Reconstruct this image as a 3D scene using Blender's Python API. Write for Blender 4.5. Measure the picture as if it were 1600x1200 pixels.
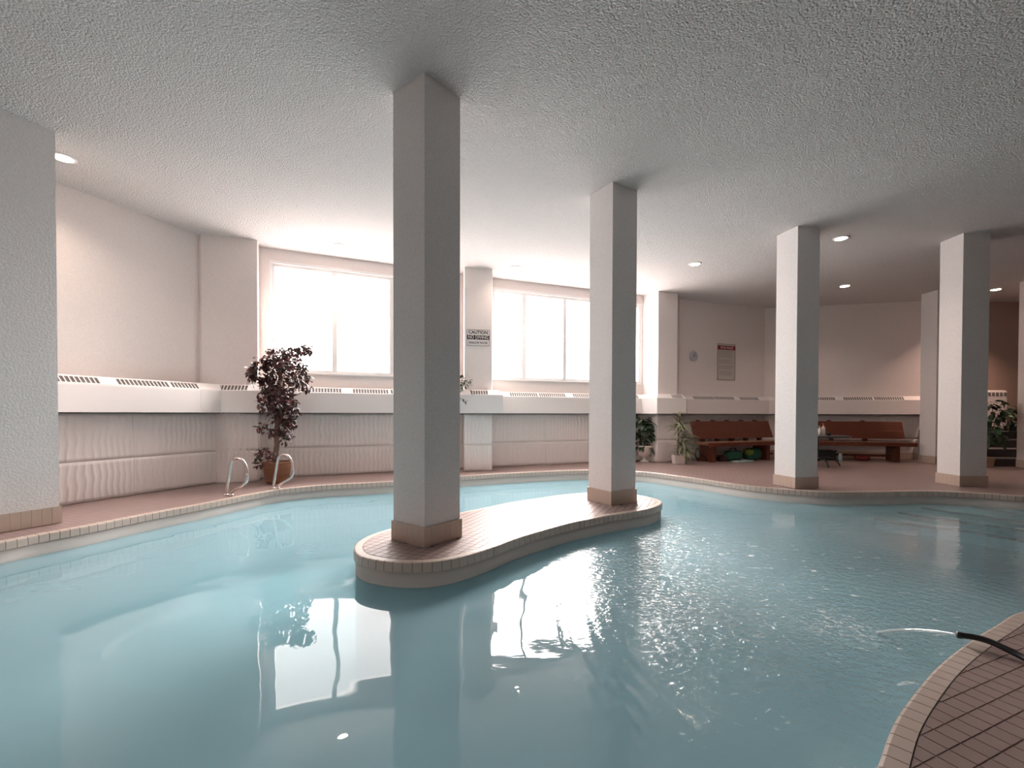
import bpy, math, random
from mathutils import Vector, Matrix
from mathutils.geometry import tessellate_polygon
PI = math.pi
rnd = random.Random(7)
scene = bpy.context.scene
for o in list(bpy.data.objects):
    bpy.data.objects.remove(o, do_unlink=True)
COL = scene.collection

# ------------------------------------------------------------------ camera, world, exposure
HC, H = 1.15, 4.03                # eye height and ceiling height above the deck
F_PX, CY, PITCH, ROLL = 713.5, 655.7, 0.0138, 0.0025
cam_data = bpy.data.cameras.new('camera')
cam_data.sensor_fit = 'HORIZONTAL'; cam_data.sensor_width = 36.0
cam_data.lens = F_PX / 1600 * 36.0
cam_data.shift_y = (CY - 600) / 1600
cam_data.clip_start = 0.02
cam = bpy.data.objects.new('camera', cam_data); COL.objects.link(cam)
cam.matrix_world = Matrix.Translation((0, 0, HC)) @ Matrix.Rotation(PI/2 - PITCH, 4, 'X') @ Matrix.Rotation(ROLL, 4, 'Z')
scene.camera = cam
world = bpy.data.worlds.new('world'); scene.world = world; world.use_nodes = True
world.node_tree.nodes['Background'].inputs[0].default_value = (0.6, 0.7, 0.8, 1)
world.node_tree.nodes['Background'].inputs[1].default_value = 0.3
vs = scene.view_settings
vs.view_transform = 'Standard'; vs.look = 'None'; vs.gamma = 1.0; vs.use_curve_mapping = False
vs.exposure = 0.68
WINDOW_STRENGTH = 4.6
WINDOW_COLOR = (1.0, 0.925, 0.895)
LAMP_POWER = 12.0
sun_data = bpy.data.lights.new('hazy_sun', 'SUN'); sun_data.energy = 62.0; sun_data.angle = math.radians(54); sun_data.color = (1.0, 0.90, 0.85)
sun = bpy.data.objects.new('hazy_sun', sun_data); COL.objects.link(sun); sun.location = (3, 20, 9)
sun.rotation_euler = Vector((-0.38, -1.0, -0.60)).to_track_quat('-Z', 'Y').to_euler()
scene.cycles.sample_clamp_indirect = 6.0
scene.cycles.max_bounces = 12
scene.cycles.diffuse_bounces = 7
scene.cycles.transparent_max_bounces = 12

def at(px, py, z=0.0):
    """world point on the horizontal plane z seen at a place of the photograph"""
    x, y = px - 800, py - CY
    c, s = math.cos(-ROLL), math.sin(-ROLL)
    a, b = x*c - y*s, x*s + y*c
    a /= F_PX; b /= -F_PX
    cp, sp = math.cos(PITCH), math.sin(PITCH)
    d = Vector((a, cp + b*sp, -sp + b*cp))
    t = (z - HC) / d.z
    return Vector((d.x*t, d.y*t, z))
def atY(px, py, Y):
    x, y = px - 800, py - CY
    c, s = math.cos(-ROLL), math.sin(-ROLL)
    a, b = (x*c - y*s)/F_PX, -(x*s + y*c)/F_PX
    cp, sp = math.cos(PITCH), math.sin(PITCH)
    d = Vector((a, cp + b*sp, -sp + b*cp))
    t = Y / d.y
    return Vector((d.x*t, Y, HC + d.z*t))
def topix(v):
    x, y, z = v[0], v[1], v[2] - HC
    cp, sp = math.cos(PITCH), math.sin(PITCH)
    d = y*cp - z*sp; u = y*sp + z*cp
    if d < 0.05: return (-9999, -9999)
    a, b = x/d*F_PX, -u/d*F_PX
    c, s = math.cos(ROLL), math.sin(ROLL)
    return (800 + a*c - b*s, CY + a*s + b*c)

# ------------------------------------------------------------------ materials
def new_mat(name):
    m = bpy.data.materials.new(name); m.use_nodes = True
    nt = m.node_tree
    return m, nt, nt.nodes['Principled BSDF']
def N(nt, t, **kw):
    n = nt.nodes.new(t)
    for k, v in kw.items(): setattr(n, k, v)
    return n
def plain(name, col, rough=0.6, metal=0.0, var=0.0, vscale=6.0, spec=0.5, bump=0.0, bscale=80.0, bdist=0.003):
    m, nt, p = new_mat(name)
    p.inputs['Base Color'].default_value = (*col, 1)
    p.inputs['Roughness'].default_value = rough
    p.inputs['Metallic'].default_value = metal
    p.inputs['Specular IOR Level'].default_value = spec
    tc = N(nt, 'ShaderNodeTexCoord')
    if var > 0:
        ns = N(nt, 'ShaderNodeTexNoise'); ns.inputs['Scale'].default_value = vscale; ns.inputs['Detail'].default_value = 4
        nt.links.new(tc.outputs['Object'], ns.inputs['Vector'])
        mx = N(nt, 'ShaderNodeMix', data_type='RGBA')
        mx.inputs[6].default_value = (*[c*(1-var) for c in col], 1)
        mx.inputs[7].default_value = (*[min(1, c*(1+var)) for c in col], 1)
        nt.links.new(ns.outputs['Fac'], mx.inputs[0]); nt.links.new(mx.outputs[2], p.inputs['Base Color'])
    if bump > 0:
        nb = N(nt, 'ShaderNodeTexNoise'); nb.inputs['Scale'].default_value = bscale; nb.inputs['Detail'].default_value = 3
        nt.links.new(tc.outputs['Object'], nb.inputs['Vector'])
        b = N(nt, 'ShaderNodeBump'); b.inputs['Strength'].default_value = bump; b.inputs['Distance'].default_value = bdist
        nt.links.new(nb.outputs['Fac'], b.inputs['Height']); nt.links.new(b.outputs['Normal'], p.inputs['Normal'])
    return m
def emit(name, col, strength):
    m, nt, p = new_mat(name)
    p.inputs['Base Color'].default_value = (0.8, 0.8, 0.8, 1)
    p.inputs['Emission Color'].default_value = (*col, 1)
    p.inputs['Emission Strength'].default_value = strength
    return m
def wood(name, c0, c1, scale=(2.0, 30.0, 30.0), rough=0.35):
    m, nt, p = new_mat(name)
    tc = N(nt, 'ShaderNodeTexCoord'); mp = N(nt, 'ShaderNodeMapping')
    mp.inputs['Scale'].default_value = scale
    ns = N(nt, 'ShaderNodeTexNoise'); ns.inputs['Scale'].default_value = 1.0; ns.inputs['Detail'].default_value = 6
    ns.inputs['Distortion'].default_value = 0.6
    mx = N(nt, 'ShaderNodeMix', data_type='RGBA')
    mx.inputs[6].default_value = (*c0, 1); mx.inputs[7].default_value = (*c1, 1)
    nt.links.new(tc.outputs['Object'], mp.inputs['Vector']); nt.links.new(mp.outputs['Vector'], ns.inputs['Vector'])
    nt.links.new(ns.outputs['Fac'], mx.inputs[0]); nt.links.new(mx.outputs[2], p.inputs['Base Color'])
    p.inputs['Roughness'].default_value = rough
    return m
def stucco(name, col, scale, strength, dist, rough=0.9):
    m, nt, p = new_mat(name)
    p.inputs['Base Color'].default_value = (*col, 1); p.inputs['Roughness'].default_value = rough
    p.inputs['Specular IOR Level'].default_value = 0.2
    tc = N(nt, 'ShaderNodeTexCoord')
    n1 = N(nt, 'ShaderNodeTexNoise'); n1.inputs['Scale'].default_value = scale; n1.inputs['Detail'].default_value = 3
    n1.inputs['Roughness'].default_value = 0.6
    vo = N(nt, 'ShaderNodeTexVoronoi'); vo.inputs['Scale'].default_value = scale*0.8
    ad = N(nt, 'ShaderNodeMath', operation='SUBTRACT')
    nt.links.new(tc.outputs['Object'], n1.inputs['Vector']); nt.links.new(tc.outputs['Object'], vo.inputs['Vector'])
    nt.links.new(n1.outputs['Fac'], ad.inputs[0]); nt.links.new(vo.outputs['Distance'], ad.inputs[1])
    b = N(nt, 'ShaderNodeBump'); b.inputs['Strength'].default_value = strength; b.inputs['Distance'].default_value = dist
    nt.links.new(ad.outputs[0], b.inputs['Height']); nt.links.new(b.outputs['Normal'], p.inputs['Normal'])
    cr = N(nt, 'ShaderNodeMix', data_type='RGBA')
    cr.inputs[6].default_value = (*[c*0.80 for c in col], 1); cr.inputs[7].default_value = (*[min(1, c*1.14) for c in col], 1)  # colour mottled along the bump noise, painting in relief shade
    nt.links.new(n1.outputs['Fac'], cr.inputs[0]); nt.links.new(cr.outputs[2], p.inputs['Base Color'])
    return m
def tiled(name, c1, c2, grout, size, angle, rough=0.35):
    m, nt, p = new_mat(name)
    tc = N(nt, 'ShaderNodeTexCoord'); mp = N(nt, 'ShaderNodeMapping')
    mp.inputs['Rotation'].default_value = (0, 0, angle)
    br = N(nt, 'ShaderNodeTexBrick'); br.offset = 0.0; br.squash = 1.0
    br.inputs['Color1'].default_value = (*c1, 1); br.inputs['Color2'].default_value = (*c2, 1)
    br.inputs['Mortar'].default_value = (*grout, 1)
    br.inputs['Scale'].default_value = 1.0
    br.inputs['Brick Width'].default_value = size; br.inputs['Row Height'].default_value = size
    br.inputs['Mortar Size'].default_value = 0.003; br.inputs['Mortar Smooth'].default_value = 0.2
    nt.links.new(tc.outputs['Object'], mp.inputs['Vector']); nt.links.new(mp.outputs['Vector'], br.inputs['Vector'])
    nt.links.new(br.outputs['Color'], p.inputs['Base Color'])
    b = N(nt, 'ShaderNodeBump'); b.inputs['Strength'].default_value = 0.4; b.inputs['Distance'].default_value = 0.002; b.invert = True
    nt.links.new(br.outputs['Fac'], b.inputs['Height']); nt.links.new(b.outputs['Normal'], p.inputs['Normal'])
    p.inputs['Roughness'].default_value = rough
    return m

TILE_C1, TILE_C2 = (0.32, 0.232, 0.217), (0.285, 0.205, 0.192)
M = {}
M['far_wall'] = plain('painted_rear_wall', (0.66, 0.63, 0.61), 0.8)
M['stair_wall'] = stucco('tan_stair_wall_paint', (0.46, 0.34, 0.285), 70, 0.12, 0.002)
M['wall'] = stucco('white_painted_plaster', (0.80, 0.735, 0.71), 70, 0.12, 0.002)
M['column'] = stucco('stippled_column_paint', (0.80, 0.765, 0.752), 60, 0.35, 0.004)
M['ceiling'] = stucco('popcorn_ceiling', (0.78, 0.745, 0.73), 72, 1.0, 0.013)
M['panel'] = plain('wave_panel_paint', (0.81, 0.745, 0.72), 0.5)
M['white'] = plain('white_enamel', (0.81, 0.76, 0.745), 0.45)
M['frame'] = plain('white_window_frame', (0.84, 0.82, 0.81), 0.4)
M['slot'] = plain('dark_slot', (0.16, 0.145, 0.14), 0.9)
M['gap'] = plain('painted_cover_shade', (0.05, 0.045, 0.04), 0.9)
M['deck'] = tiled('deck_mosaic', TILE_C1, TILE_C2, (0.17, 0.12, 0.11), 0.0765, math.radians(23))
M['tile'] = plain('deck_tile', TILE_C1, 0.42, var=0.12, vscale=5, spec=0.32)
M['coping'] = plain('cream_coping_tile', (0.56, 0.46, 0.40), 0.3, var=0.05, vscale=4)
M['skirt'] = plain('beige_skirting_tile', (0.53, 0.42, 0.345), 0.35, var=0.06, vscale=5)
M['grout'] = plain('dark_grout', (0.05, 0.035, 0.033), 0.9)
M['grout_l'] = plain('pale_grout', (0.62, 0.50, 0.43), 0.9)
M['plaster'] = plain('pool_plaster_band', (0.66, 0.63, 0.60), 0.7, var=0.05, vscale=3)
M['basin'] = plain('aqua_pool_plaster', (0.50, 0.74, 0.80), 0.8, var=0.05, vscale=1.2)
M['nosing'] = plain('dark_step_nosing', (0.008, 0.02, 0.025), 0.5)
M['steel'] = plain('polished_steel', (0.66, 0.60, 0.57), 0.27, metal=1.0)
M['wood'] = wood('red_brown_bench_wood', (0.085, 0.022, 0.011), (0.15, 0.042, 0.02))
M['wood_l'] = wood('lighter_bench_seat_wood', (0.20, 0.10, 0.06), (0.30, 0.16, 0.10))  # seat boards in a lighter brown than the back
M['black'] = plain('black_rubber', (0.012, 0.012, 0.013), 0.35)
M['blackmetal'] = plain('black_enamelled_metal', (0.02, 0.02, 0.022), 0.3)
def pane_material():
    m = bpy.data.materials.new('frosted_lit_pane'); m.use_nodes = True
    nt = m.node_tree; nt.nodes.clear(); L = nt.links.new
    out = N(nt, 'ShaderNodeOutputMaterial'); e = N(nt, 'ShaderNodeEmission'); e.inputs[0].default_value = (*WINDOW_COLOR, 1); e.inputs[1].default_value = WINDOW_STRENGTH
    t = N(nt, 'ShaderNodeBsdfTransparent'); t.inputs[0].default_value = (0.5, 0.5, 0.5, 1)
    a = N(nt, 'ShaderNodeAddShader'); L(e.outputs[0], a.inputs[0]); L(t.outputs[0], a.inputs[1]); L(a.outputs[0], out.inputs[0])
    return m
M['glass'] = pane_material()
M['lamp'] = emit('lamp_diffuser', (1.0, 0.86, 0.74), 14.0)
M['signw'] = plain('white_sign_face', (0.72, 0.68, 0.67), 0.5)
M['signb'] = plain('black_sign_print', (0.015, 0.01, 0.01), 0.9, spec=0.05)
M['signg'] = plain('grey_sign_print', (0.22, 0.19, 0.18), 0.5)
M['signr'] = plain('dark_red_sign_band', (0.22, 0.012, 0.018), 0.5)
M['signp'] = plain('pale_letters', (0.75, 0.68, 0.66), 0.5)
M['signc'] = plain('cream_sign_face', (0.56, 0.51, 0.47), 0.5)
M['basket'] = plain('wicker', (0.27, 0.125, 0.07), 0.7, var=0.4, vscale=40, bump=0.6, bscale=50, bdist=0.01)
M['soil'] = plain('soil', (0.045, 0.03, 0.022), 0.95)
M['bark'] = plain('bark', (0.20, 0.125, 0.095), 0.8, var=0.3, vscale=30, bump=0.5, bscale=40, bdist=0.005)
M['leaf_b'] = plain('burgundy_leaf', (0.085, 0.03, 0.035), 0.5)
M['leaf_r'] = plain('reddish_leaf', (0.19, 0.065, 0.06), 0.5)
M['leaf_d'] = plain('dark_olive_leaf', (0.055, 0.052, 0.038), 0.5)
M['leaf_g'] = plain('deep_green_leaf', (0.028, 0.05, 0.024), 0.35, var=0.3, vscale=9)
M['leaf_v'] = plain('pale_green_strap_leaf', (0.24, 0.26, 0.15), 0.5, var=0.35, vscale=20)
M['leaf_m'] = plain('mid_green_leaf', (0.045, 0.10, 0.04), 0.45, var=0.3, vscale=9)
M['pot'] = plain('white_glazed_pot', (0.66, 0.58, 0.54), 0.35)
M['potc'] = plain('tan_pot', (0.42, 0.30, 0.17), 0.5)
M['carpet'] = plain('dark_step_covering', (0.055, 0.048, 0.048), 0.9, var=0.2, vscale=30)
M['nose_g'] = plain('grey_metal_nosing', (0.22, 0.21, 0.21), 0.4)
M['green'] = plain('green_fabric', (0.02, 0.10, 0.06), 0.8, var=0.3, vscale=20)
M['lime'] = plain('yellow_green_fabric', (0.16, 0.22, 0.03), 0.8)
M['hoop'] = plain('pale_blue_plastic', (0.35, 0.46, 0.48), 0.4)
M['brown'] = plain('dark_maroon_plastic', (0.05, 0.018, 0.018), 0.5)
M['redcloth'] = plain('red_fabric', (0.18, 0.02, 0.018), 0.8)
M['bottle'] = plain('white_bottle', (0.62, 0.55, 0.50), 0.35)
M['pink'] = plain('coral_cap', (0.6, 0.16, 0.10), 0.4)
M['clock'] = plain('clock_face', (0.46, 0.47, 0.52), 0.4)
M['clockrim'] = plain('clock_rim', (0.50, 0.48, 0.50), 0.3)
M['cloth'] = plain('grey_cloth', (0.2, 0.18, 0.19), 0.8)

IMPACT = Vector((2.26, 2.80, -0.2))
def water_material():
    m = bpy.data.materials.new('pool_water'); m.use_nodes = True
    nt = m.node_tree; nt.nodes.clear()
    out = N(nt, 'ShaderNodeOutputMaterial')
    L = nt.links.new
    geo = N(nt, 'ShaderNodeNewGeometry')
    # distance from the place where the hose jet falls in
    sub = N(nt, 'ShaderNodeVectorMath', operation='SUBTRACT'); sub.inputs[1].default_value = (2.1, 3.8, -0.2)
    L(geo.outputs['Position'], sub.inputs[0])
    sc = N(nt, 'ShaderNodeVectorMath', operation='MULTIPLY'); sc.inputs[1].default_value = (1.15, 0.72, 0)
    L(sub.outputs[0], sc.inputs[0])
    ln = N(nt, 'ShaderNodeVectorMath', operation='LENGTH'); L(sc.outputs[0], ln.inputs[0])
    mr = N(nt, 'ShaderNodeMapRange'); mr.interpolation_type = 'SMOOTHSTEP'
    mr.inputs['From Min'].default_value = 0.35; mr.inputs['From Max'].default_value = 2.3
    mr.inputs['To Min'].default_value = 1.0; mr.inputs['To Max'].default_value = 0.0
    L(ln.outputs['Value'], mr.inputs['Value'])
    def noise(scale, detail, stretch=(1, 1, 1), dist=0.0):
        mp = N(nt, 'ShaderNodeMapping'); mp.inputs['Scale'].default_value = stretch
        L(geo.outputs['Position'], mp.inputs['Vector'])
        n = N(nt, 'ShaderNodeTexNoise'); n.inputs['Scale'].default_value = scale; n.inputs['Detail'].default_value = detail
        n.inputs['Distortion'].default_value = dist
        L(mp.outputs[0], n.inputs['Vector']); return n.outputs['Fac']
    def mul(a, b):
        n = N(nt, 'ShaderNodeMath', operation='MULTIPLY')
        for i, v in enumerate((a, b)):
            if isinstance(v, (int, float)): n.inputs[i].default_value = v
            else: L(v, n.inputs[i])
        return n.outputs[0]
    def add(a, b):
        n = N(nt, 'ShaderNodeMath', operation='ADD'); L(a, n.inputs[0]); L(b, n.inputs[1]); return n.outputs[0]
    big = mul(noise(1.6, 1, (1, 1.3, 1), 0.4), 0.006)
    # ripples everywhere on the right half, strongest round the jet
    sx = N(nt, 'ShaderNodeSeparateXYZ'); L(geo.outputs['Position'], sx.inputs[0])
    mr2 = N(nt, 'ShaderNodeMapRange'); mr2.inputs['From Min'].default_value = -0.6; mr2.inputs['From Max'].default_value = 2.2
    mr2.interpolation_type = 'SMOOTHSTEP'
    L(sx.outputs['X'], mr2.inputs['Value'])
    small = mul(mul(noise(8, 2, (0.6, 1.6, 1), 0.8), 0.0035), mr2.outputs[0])
    splash = mul(mul(noise(20, 3, (1, 1.3, 1), 1.2), 0.022), mr.outputs[0])
    # rings round the jet
    sub2 = N(nt, 'ShaderNodeVectorMath', operation='SUBTRACT'); sub2.inputs[1].default_value = tuple(IMPACT)
    L(geo.outputs['Position'], sub2.inputs[0])
    ln2 = N(nt, 'ShaderNodeVectorMath', operation='LENGTH'); L(sub2.outputs[0], ln2.inputs[0])
    sn = N(nt, 'ShaderNodeMath', operation='SINE'); L(mul(add(ln2.outputs['Value'], mul(noise(3, 1), 0.10)), 62.0), sn.inputs[0])
    mr3 = N(nt, 'ShaderNodeMapRange'); mr3.inputs['From Min'].default_value = 0.1; mr3.inputs['From Max'].default_value = 2.6
    mr3.inputs['To Min'].default_value = 0.0013; mr3.inputs['To Max'].default_value = 0.0
    L(ln2.outputs['Value'], mr3.inputs['Value'])
    rings = mul(sn.outputs[0], mr3.outputs[0])
    hgt = add(add(big, small), add(splash, rings))
    bump = N(nt, 'ShaderNodeBump'); bump.inputs['Strength'].default_value = 1.0; bump.inputs['Distance'].default_value = 1.0
    L(hgt, bump.inputs['Height'])
    fr = N(nt, 'ShaderNodeFresnel'); fr.inputs['IOR'].default_value = 1.333; L(bump.outputs[0], fr.inputs['Normal'])
    gl = N(nt, 'ShaderNodeBsdfGlossy'); gl.inputs['Roughness'].default_value = 0.015; gl.inputs['Color'].default_value = (1, 1, 1, 1)
    L(bump.outputs[0], gl.inputs['Normal'])
    tr = N(nt, 'ShaderNodeBsdfTransparent'); tr.inputs['Color'].default_value = (0.76, 0.90, 0.93, 1)
    df = N(nt, 'ShaderNodeBsdfDiffuse')
    # bubbles and foam thrown up by the jet
    mr4 = N(nt, 'ShaderNodeMapRange'); mr4.inputs['From Min'].default_value = 0.02; mr4.inputs['From Max'].default_value = 0.42
    mr4.inputs['To Min'].default_value = 1.0; mr4.inputs['To Max'].default_value = 0.0
    sub3 = N(nt, 'ShaderNodeVectorMath', operation='SUBTRACT'); sub3.inputs[1].default_value = (2.10, 2.92, -0.2)
    L(geo.outputs['Position'], sub3.inputs[0])
    ln3 = N(nt, 'ShaderNodeVectorMath', operation='LENGTH'); L(sub3.outputs[0], ln3.inputs[0]); L(ln3.outputs['Value'], mr4.inputs['Value'])
    fo = N(nt, 'ShaderNodeMapRange'); fo.inputs['From Min'].default_value = 0.50; fo.inputs['From Max'].default_value = 0.66
    L(noise(30, 4, (1, 1, 1), 1.5), fo.inputs['Value'])
    fl = N(nt, 'ShaderNodeMapRange'); fl.inputs['From Min'].default_value = 0.665; fl.inputs['From Max'].default_value = 0.70
    L(noise(11, 3, (0.8, 1.4, 1), 0.6), fl.inputs['Value'])
    foam0 = add(mul(fo.outputs[0], mr4.outputs[0]), mul(fl.outputs[0], mr.outputs[0]))
    fc = N(nt, 'ShaderNodeMath', operation='MINIMUM'); fc.inputs[1].default_value = 1.0; L(foam0, fc.inputs[0]); foam = fc.outputs[0]
    mx0 = N(nt, 'ShaderNodeMix', data_type='RGBA')
    mx0.inputs[6].default_value = (0.45, 0.71, 0.80, 1); mx0.inputs[7].default_value = (0.9, 0.9, 0.9, 1)
    L(foam, mx0.inputs[0]); L(mx0.outputs[2], df.inputs['Color'])
    m1 = N(nt, 'ShaderNodeMixShader'); m1.inputs[0].default_value = 0.6; cl_ = N(nt, 'ShaderNodeMath', operation='MULTIPLY_ADD'); cl_.inputs[1].default_value = -0.52; cl_.inputs[2].default_value = 0.6; L(foam, cl_.inputs[0]); L(cl_.outputs[0], m1.inputs[0])   # share that passes clear
    L(df.outputs[0], m1.inputs[1]); L(tr.outputs[0], m1.inputs[2])
    m2 = N(nt, 'ShaderNodeMixShader'); L(fr.outputs[0], m2.inputs[0]); L(m1.outputs[0], m2.inputs[1]); L(gl.outputs[0], m2.inputs[2])
    L(m2.outputs[0], out.inputs[0])
    return m
M['water'] = water_material()
def jet_material():
    m = bpy.data.materials.new('water_jet'); m.use_nodes = True
    nt = m.node_tree; nt.nodes.clear(); L = nt.links.new
    out = N(nt, 'ShaderNodeOutputMaterial'); g = N(nt, 'ShaderNodeBsdfGlossy'); g.inputs['Roughness'].default_value = 0.08
    t = N(nt, 'ShaderNodeBsdfTransparent'); d = N(nt, 'ShaderNodeBsdfDiffuse'); d.inputs['Color'].default_value = (0.8, 0.85, 0.85, 1)
    a = N(nt, 'ShaderNodeMixShader'); a.inputs[0].default_value = 0.5; L(t.outputs[0], a.inputs[1]); L(d.outputs[0], a.inputs[2])
    b = N(nt, 'ShaderNodeMixShader'); b.inputs[0].default_value = 0.3; L(a.outputs[0], b.inputs[1]); L(g.outputs[0], b.inputs[2])
    L(b.outputs[0], out.inputs[0]); return m
M['jet'] = jet_material()

# ------------------------------------------------------------------ mesh helpers
class MB:
    def __init__(s): s.v, s.f, s.mi = [], [], []
    def add(s, vs_, fs, mi=0):
        o = len(s.v); s.v += [Vector(v) for v in vs_]
        for f in fs: s.f.append([i + o for i in f]); s.mi.append(mi)
    def box(s, a, b, mi=0):
        (x0, y0, z0), (x1, y1, z1) = a, b
        s.add([(x0,y0,z0),(x1,y0,z0),(x1,y1,z0),(x0,y1,z0),(x0,y0,z1),(x1,y0,z1),(x1,y1,z1),(x0,y1,z1)],
              [(0,3,2,1),(4,5,6,7),(0,1,5,4),(1,2,6,5),(2,3,7,6),(3,0,4,7)], mi)
    def prism(s, poly, z0, z1, mi=0):
        n = len(poly)
        s.add([(p[0], p[1], z0) for p in poly] + [(p[0], p[1], z1) for p in poly],
              [tuple(range(n-1, -1, -1)), tuple(range(n, 2*n))] + [(i, (i+1) % n, n+(i+1) % n, n+i) for i in range(n)], mi)
    def frame_box(s, P, u, n, u0, u1, n0, n1, z0, z1, mi=0):
        """box in a wall's own frame: u along it, n out of it"""
        q = [P + u*a + n*b for a, b in ((u0, n0), (u1, n0), (u1, n1), (u0, n1))]
        s.prism([(p.x, p.y) for p in q], z0, z1, mi)
    def tube(s, pts, rad, seg=8, mi=0, closed=False, cap=True):
        pts = [Vector(p) for p in pts]; n = len(pts)
        if not isinstance(rad, (list, tuple)): rad = [rad]*n
        rings = []; ref = None
        for i, p in enumerate(pts):
            if closed: t = (pts[(i+1) % n] - pts[i-1])
            else: t = pts[min(i+1, n-1)] - pts[max(i-1, 0)]
            t.normalize()
            if ref is None: ref = Vector((0, 0, 1)) if abs(t.z) < 0.9 else Vector((1, 0, 0))
            a = ref - t*ref.dot(t)
            if a.length < 1e-4: a = t.orthogonal()
            a.normalize(); ref = a; b = t.cross(a)
            rings.append([p + (a*math.cos(2*PI*k/seg) + b*math.sin(2*PI*k/seg))*rad[i] for k in range(seg)])
        vs_ = [v for r in rings for v in r]; fs = []
        m = n if closed else n-1
        for i in range(m):
            j = (i+1) % n
            for k in range(seg): fs.append((i*seg+k, i*seg+(k+1) % seg, j*seg+(k+1) % seg, j*seg+k))
        if cap and not closed:
            fs.append(tuple(range(seg-1, -1, -1))); fs.append(tuple((n-1)*seg+k for k in range(seg)))
        s.add(vs_, fs, mi)
    def lathe(s, prof, c=(0, 0, 0), seg=20, mi=0, ax=None):
        vs_, fs = [], []
        for r, z in prof:
            for k in range(seg): vs_.append((c[0]+r*math.cos(2*PI*k/seg), c[1]+r*math.sin(2*PI*k/seg), c[2]+z))
        for i in range(len(prof)-1):
            for k in range(seg): fs.append((i*seg+k, i*seg+(k+1) % seg, (i+1)*seg+(k+1) % seg, (i+1)*seg+k))
        fs.append(tuple(range(seg-1, -1, -1))); fs.append(tuple((len(prof)-1)*seg+k for k in range(seg)))
        s.add(vs_, fs, mi)
    def build(s, name, mats, parent=None, smooth=False, bevel=0.0):
        off = Vector(parent.matrix_basis.translation) if parent else Vector()
        if parent and parent.parent: off = off + Vector(parent.parent.matrix_basis.translation)
        me = bpy.data.meshes.new(name)
        me.from_pydata([tuple(v - off) for v in s.v], [], s.f)
        for m in (mats if isinstance(mats, (list, tuple)) else [mats]): me.materials.append(m)
        for p, mi in zip(me.polygons, s.mi): p.material_index = mi
        me.update()
        o = bpy.data.objects.new(name, me); COL.objects.link(o)
        if parent: o.parent = parent
        if smooth:
            for p in me.polygons: p.use_smooth = True
        if bevel > 0:
            b = o.modifiers.new('bevel', 'BEVEL'); b.width = bevel; b.segments = 2; b.limit_method = 'ANGLE'
        return o
def empty(name, loc=(0, 0, 0)):
    o = bpy.data.objects.new(name, None); COL.objects.link(o); o.location = loc; o.empty_display_size = 0.1
    return o
def tag(o, label=None, cat=None, group=None, kind=None):
    if label: o['label'] = label
    if cat: o['category'] = cat
    if group: o['group'] = group
    if kind: o['kind'] = kind
    return o
def struct(o, label=None):
    o['kind'] = 'structure'
    if label: o['label'] = label
    return o
def inst(name, me, parent, loc, rz=0.0, mat=None):
    """one more object on a shared mesh, in its parent's space"""
    o = bpy.data.objects.new(name, me); COL.objects.link(o); o.parent = parent
    if mat is not None: o.matrix_local = mat
    else:
        o.location = loc; o.rotation_euler = (0, 0, rz)
    return o
V2 = lambda x, y: Vector((x, y, 0))

# ------------------------------------------------------------------ plan of the room
LW0, LW1 = V2(-9.544, -5.0), V2(-4.83, 7.51)          # left wall, front face of the lower part
P1a, P1b = V2(-5.02, 7.40), V2(-4.26, 7.66)          # first pilaster
A1a, A1b = V2(-4.40, 7.97), V2(-1.02, 9.50)          # first window bay
P2a, P2b = V2(-0.94, 9.03), V2(-0.40, 9.15)          # second pilaster
A2a, A2b = V2(-0.42, 9.77), V2(3.20, 11.20)          # second window bay
P3a, P3b = V2(3.43, 10.75), V2(3.95, 10.95)          # pier
BAa, BAb = V2(4.20, 11.50), V2(6.90, 12.50)          # bench walls
BBb = V2(10.45, 11.60)
def fr(a, b):
    u = (b - a); L = u.length; u = u/L
    return u, Vector((u.y, -u.x, 0)), L

floor_outer = [(-9.8, -5.2), (15.2, -5.2), (15.2, 13.2), (-9.8, 13.2)]

# ------------------------------------------------------------------ pool outline
far = [(0,847.5),(51,837),(119,825),(200,809),(260,797.5),(320,786.5),(380,774.5),(430,765.3),(475,760.5),(520,757),(614,752),(719,744),(820,738),(921,734.3),
       (996,736.6),(1037,740.8),(1068.5,745),(1105,750),(1152.5,757),(1205,762.6),(1242,765.6),(1285,768.2),(1335,768.6),(1390,768),(1442,767),(1495,768.6),(1547,771.4),(1600,775.3)]
near = [(1600,953),(1563,972),(1530,990),(1497,1013),(1463,1040),(1438,1068),(1413,1100),(1392,1132)]
pts = [at(*p) for p in far]
pts += [V2(8.1,6.15), V2(8.9,5.55), V2(9.15,4.7), V2(8.6,3.8), V2(7.2,3.2), V2(5.4,3.02), V2(4.0,2.92)]
pts += [at(*p) for p in near]
pts += [V2(0.95,1.28), V2(0.3,0.98), V2(-0.8,0.75), V2(-2.4,0.62), V2(-3.9,0.75), V2(-4.9,1.35), V2(-5.15,2.2), V2(-4.95,3.05)]
isl = [(651.7,879.7),(685,877.5),(716,871.7),(740,865),(759,859),(780,851.7),(806,841.6),(841,831),(867.5,823.6),(897,816),(929,810),(952,805),(983,800.5),(1007.5,796.7),(1024,792),(1034.5,787),(1033,781.5),(1020,777.5),
       (997,773),(957,770),(920,769.3),(892,771.4),(867.5,774),(832.5,779.2),(806,783),(780,787.8),(757,792.5),(722,799.5),(670,811),(612,825),(590,831),(570,839),(557,847.5),(551.5,857),(560,868.5),(585,875),(615,878.8)]
isl_pts = [at(*p) for p in isl]
def spline(P, per=10):
    n = len(P); out = []
    for i in range(n):
        p0, p1, p2, p3 = P[i-1], P[i], P[(i+1) % n], P[(i+2) % n]
        for k in range(per):
            t = k/per
            out.append(0.5*((2*p1) + (p2-p0)*t + (2*p0-5*p1+4*p2-p3)*t*t + (3*p1-p0-3*p2+p3)*t**3))
    return out
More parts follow.
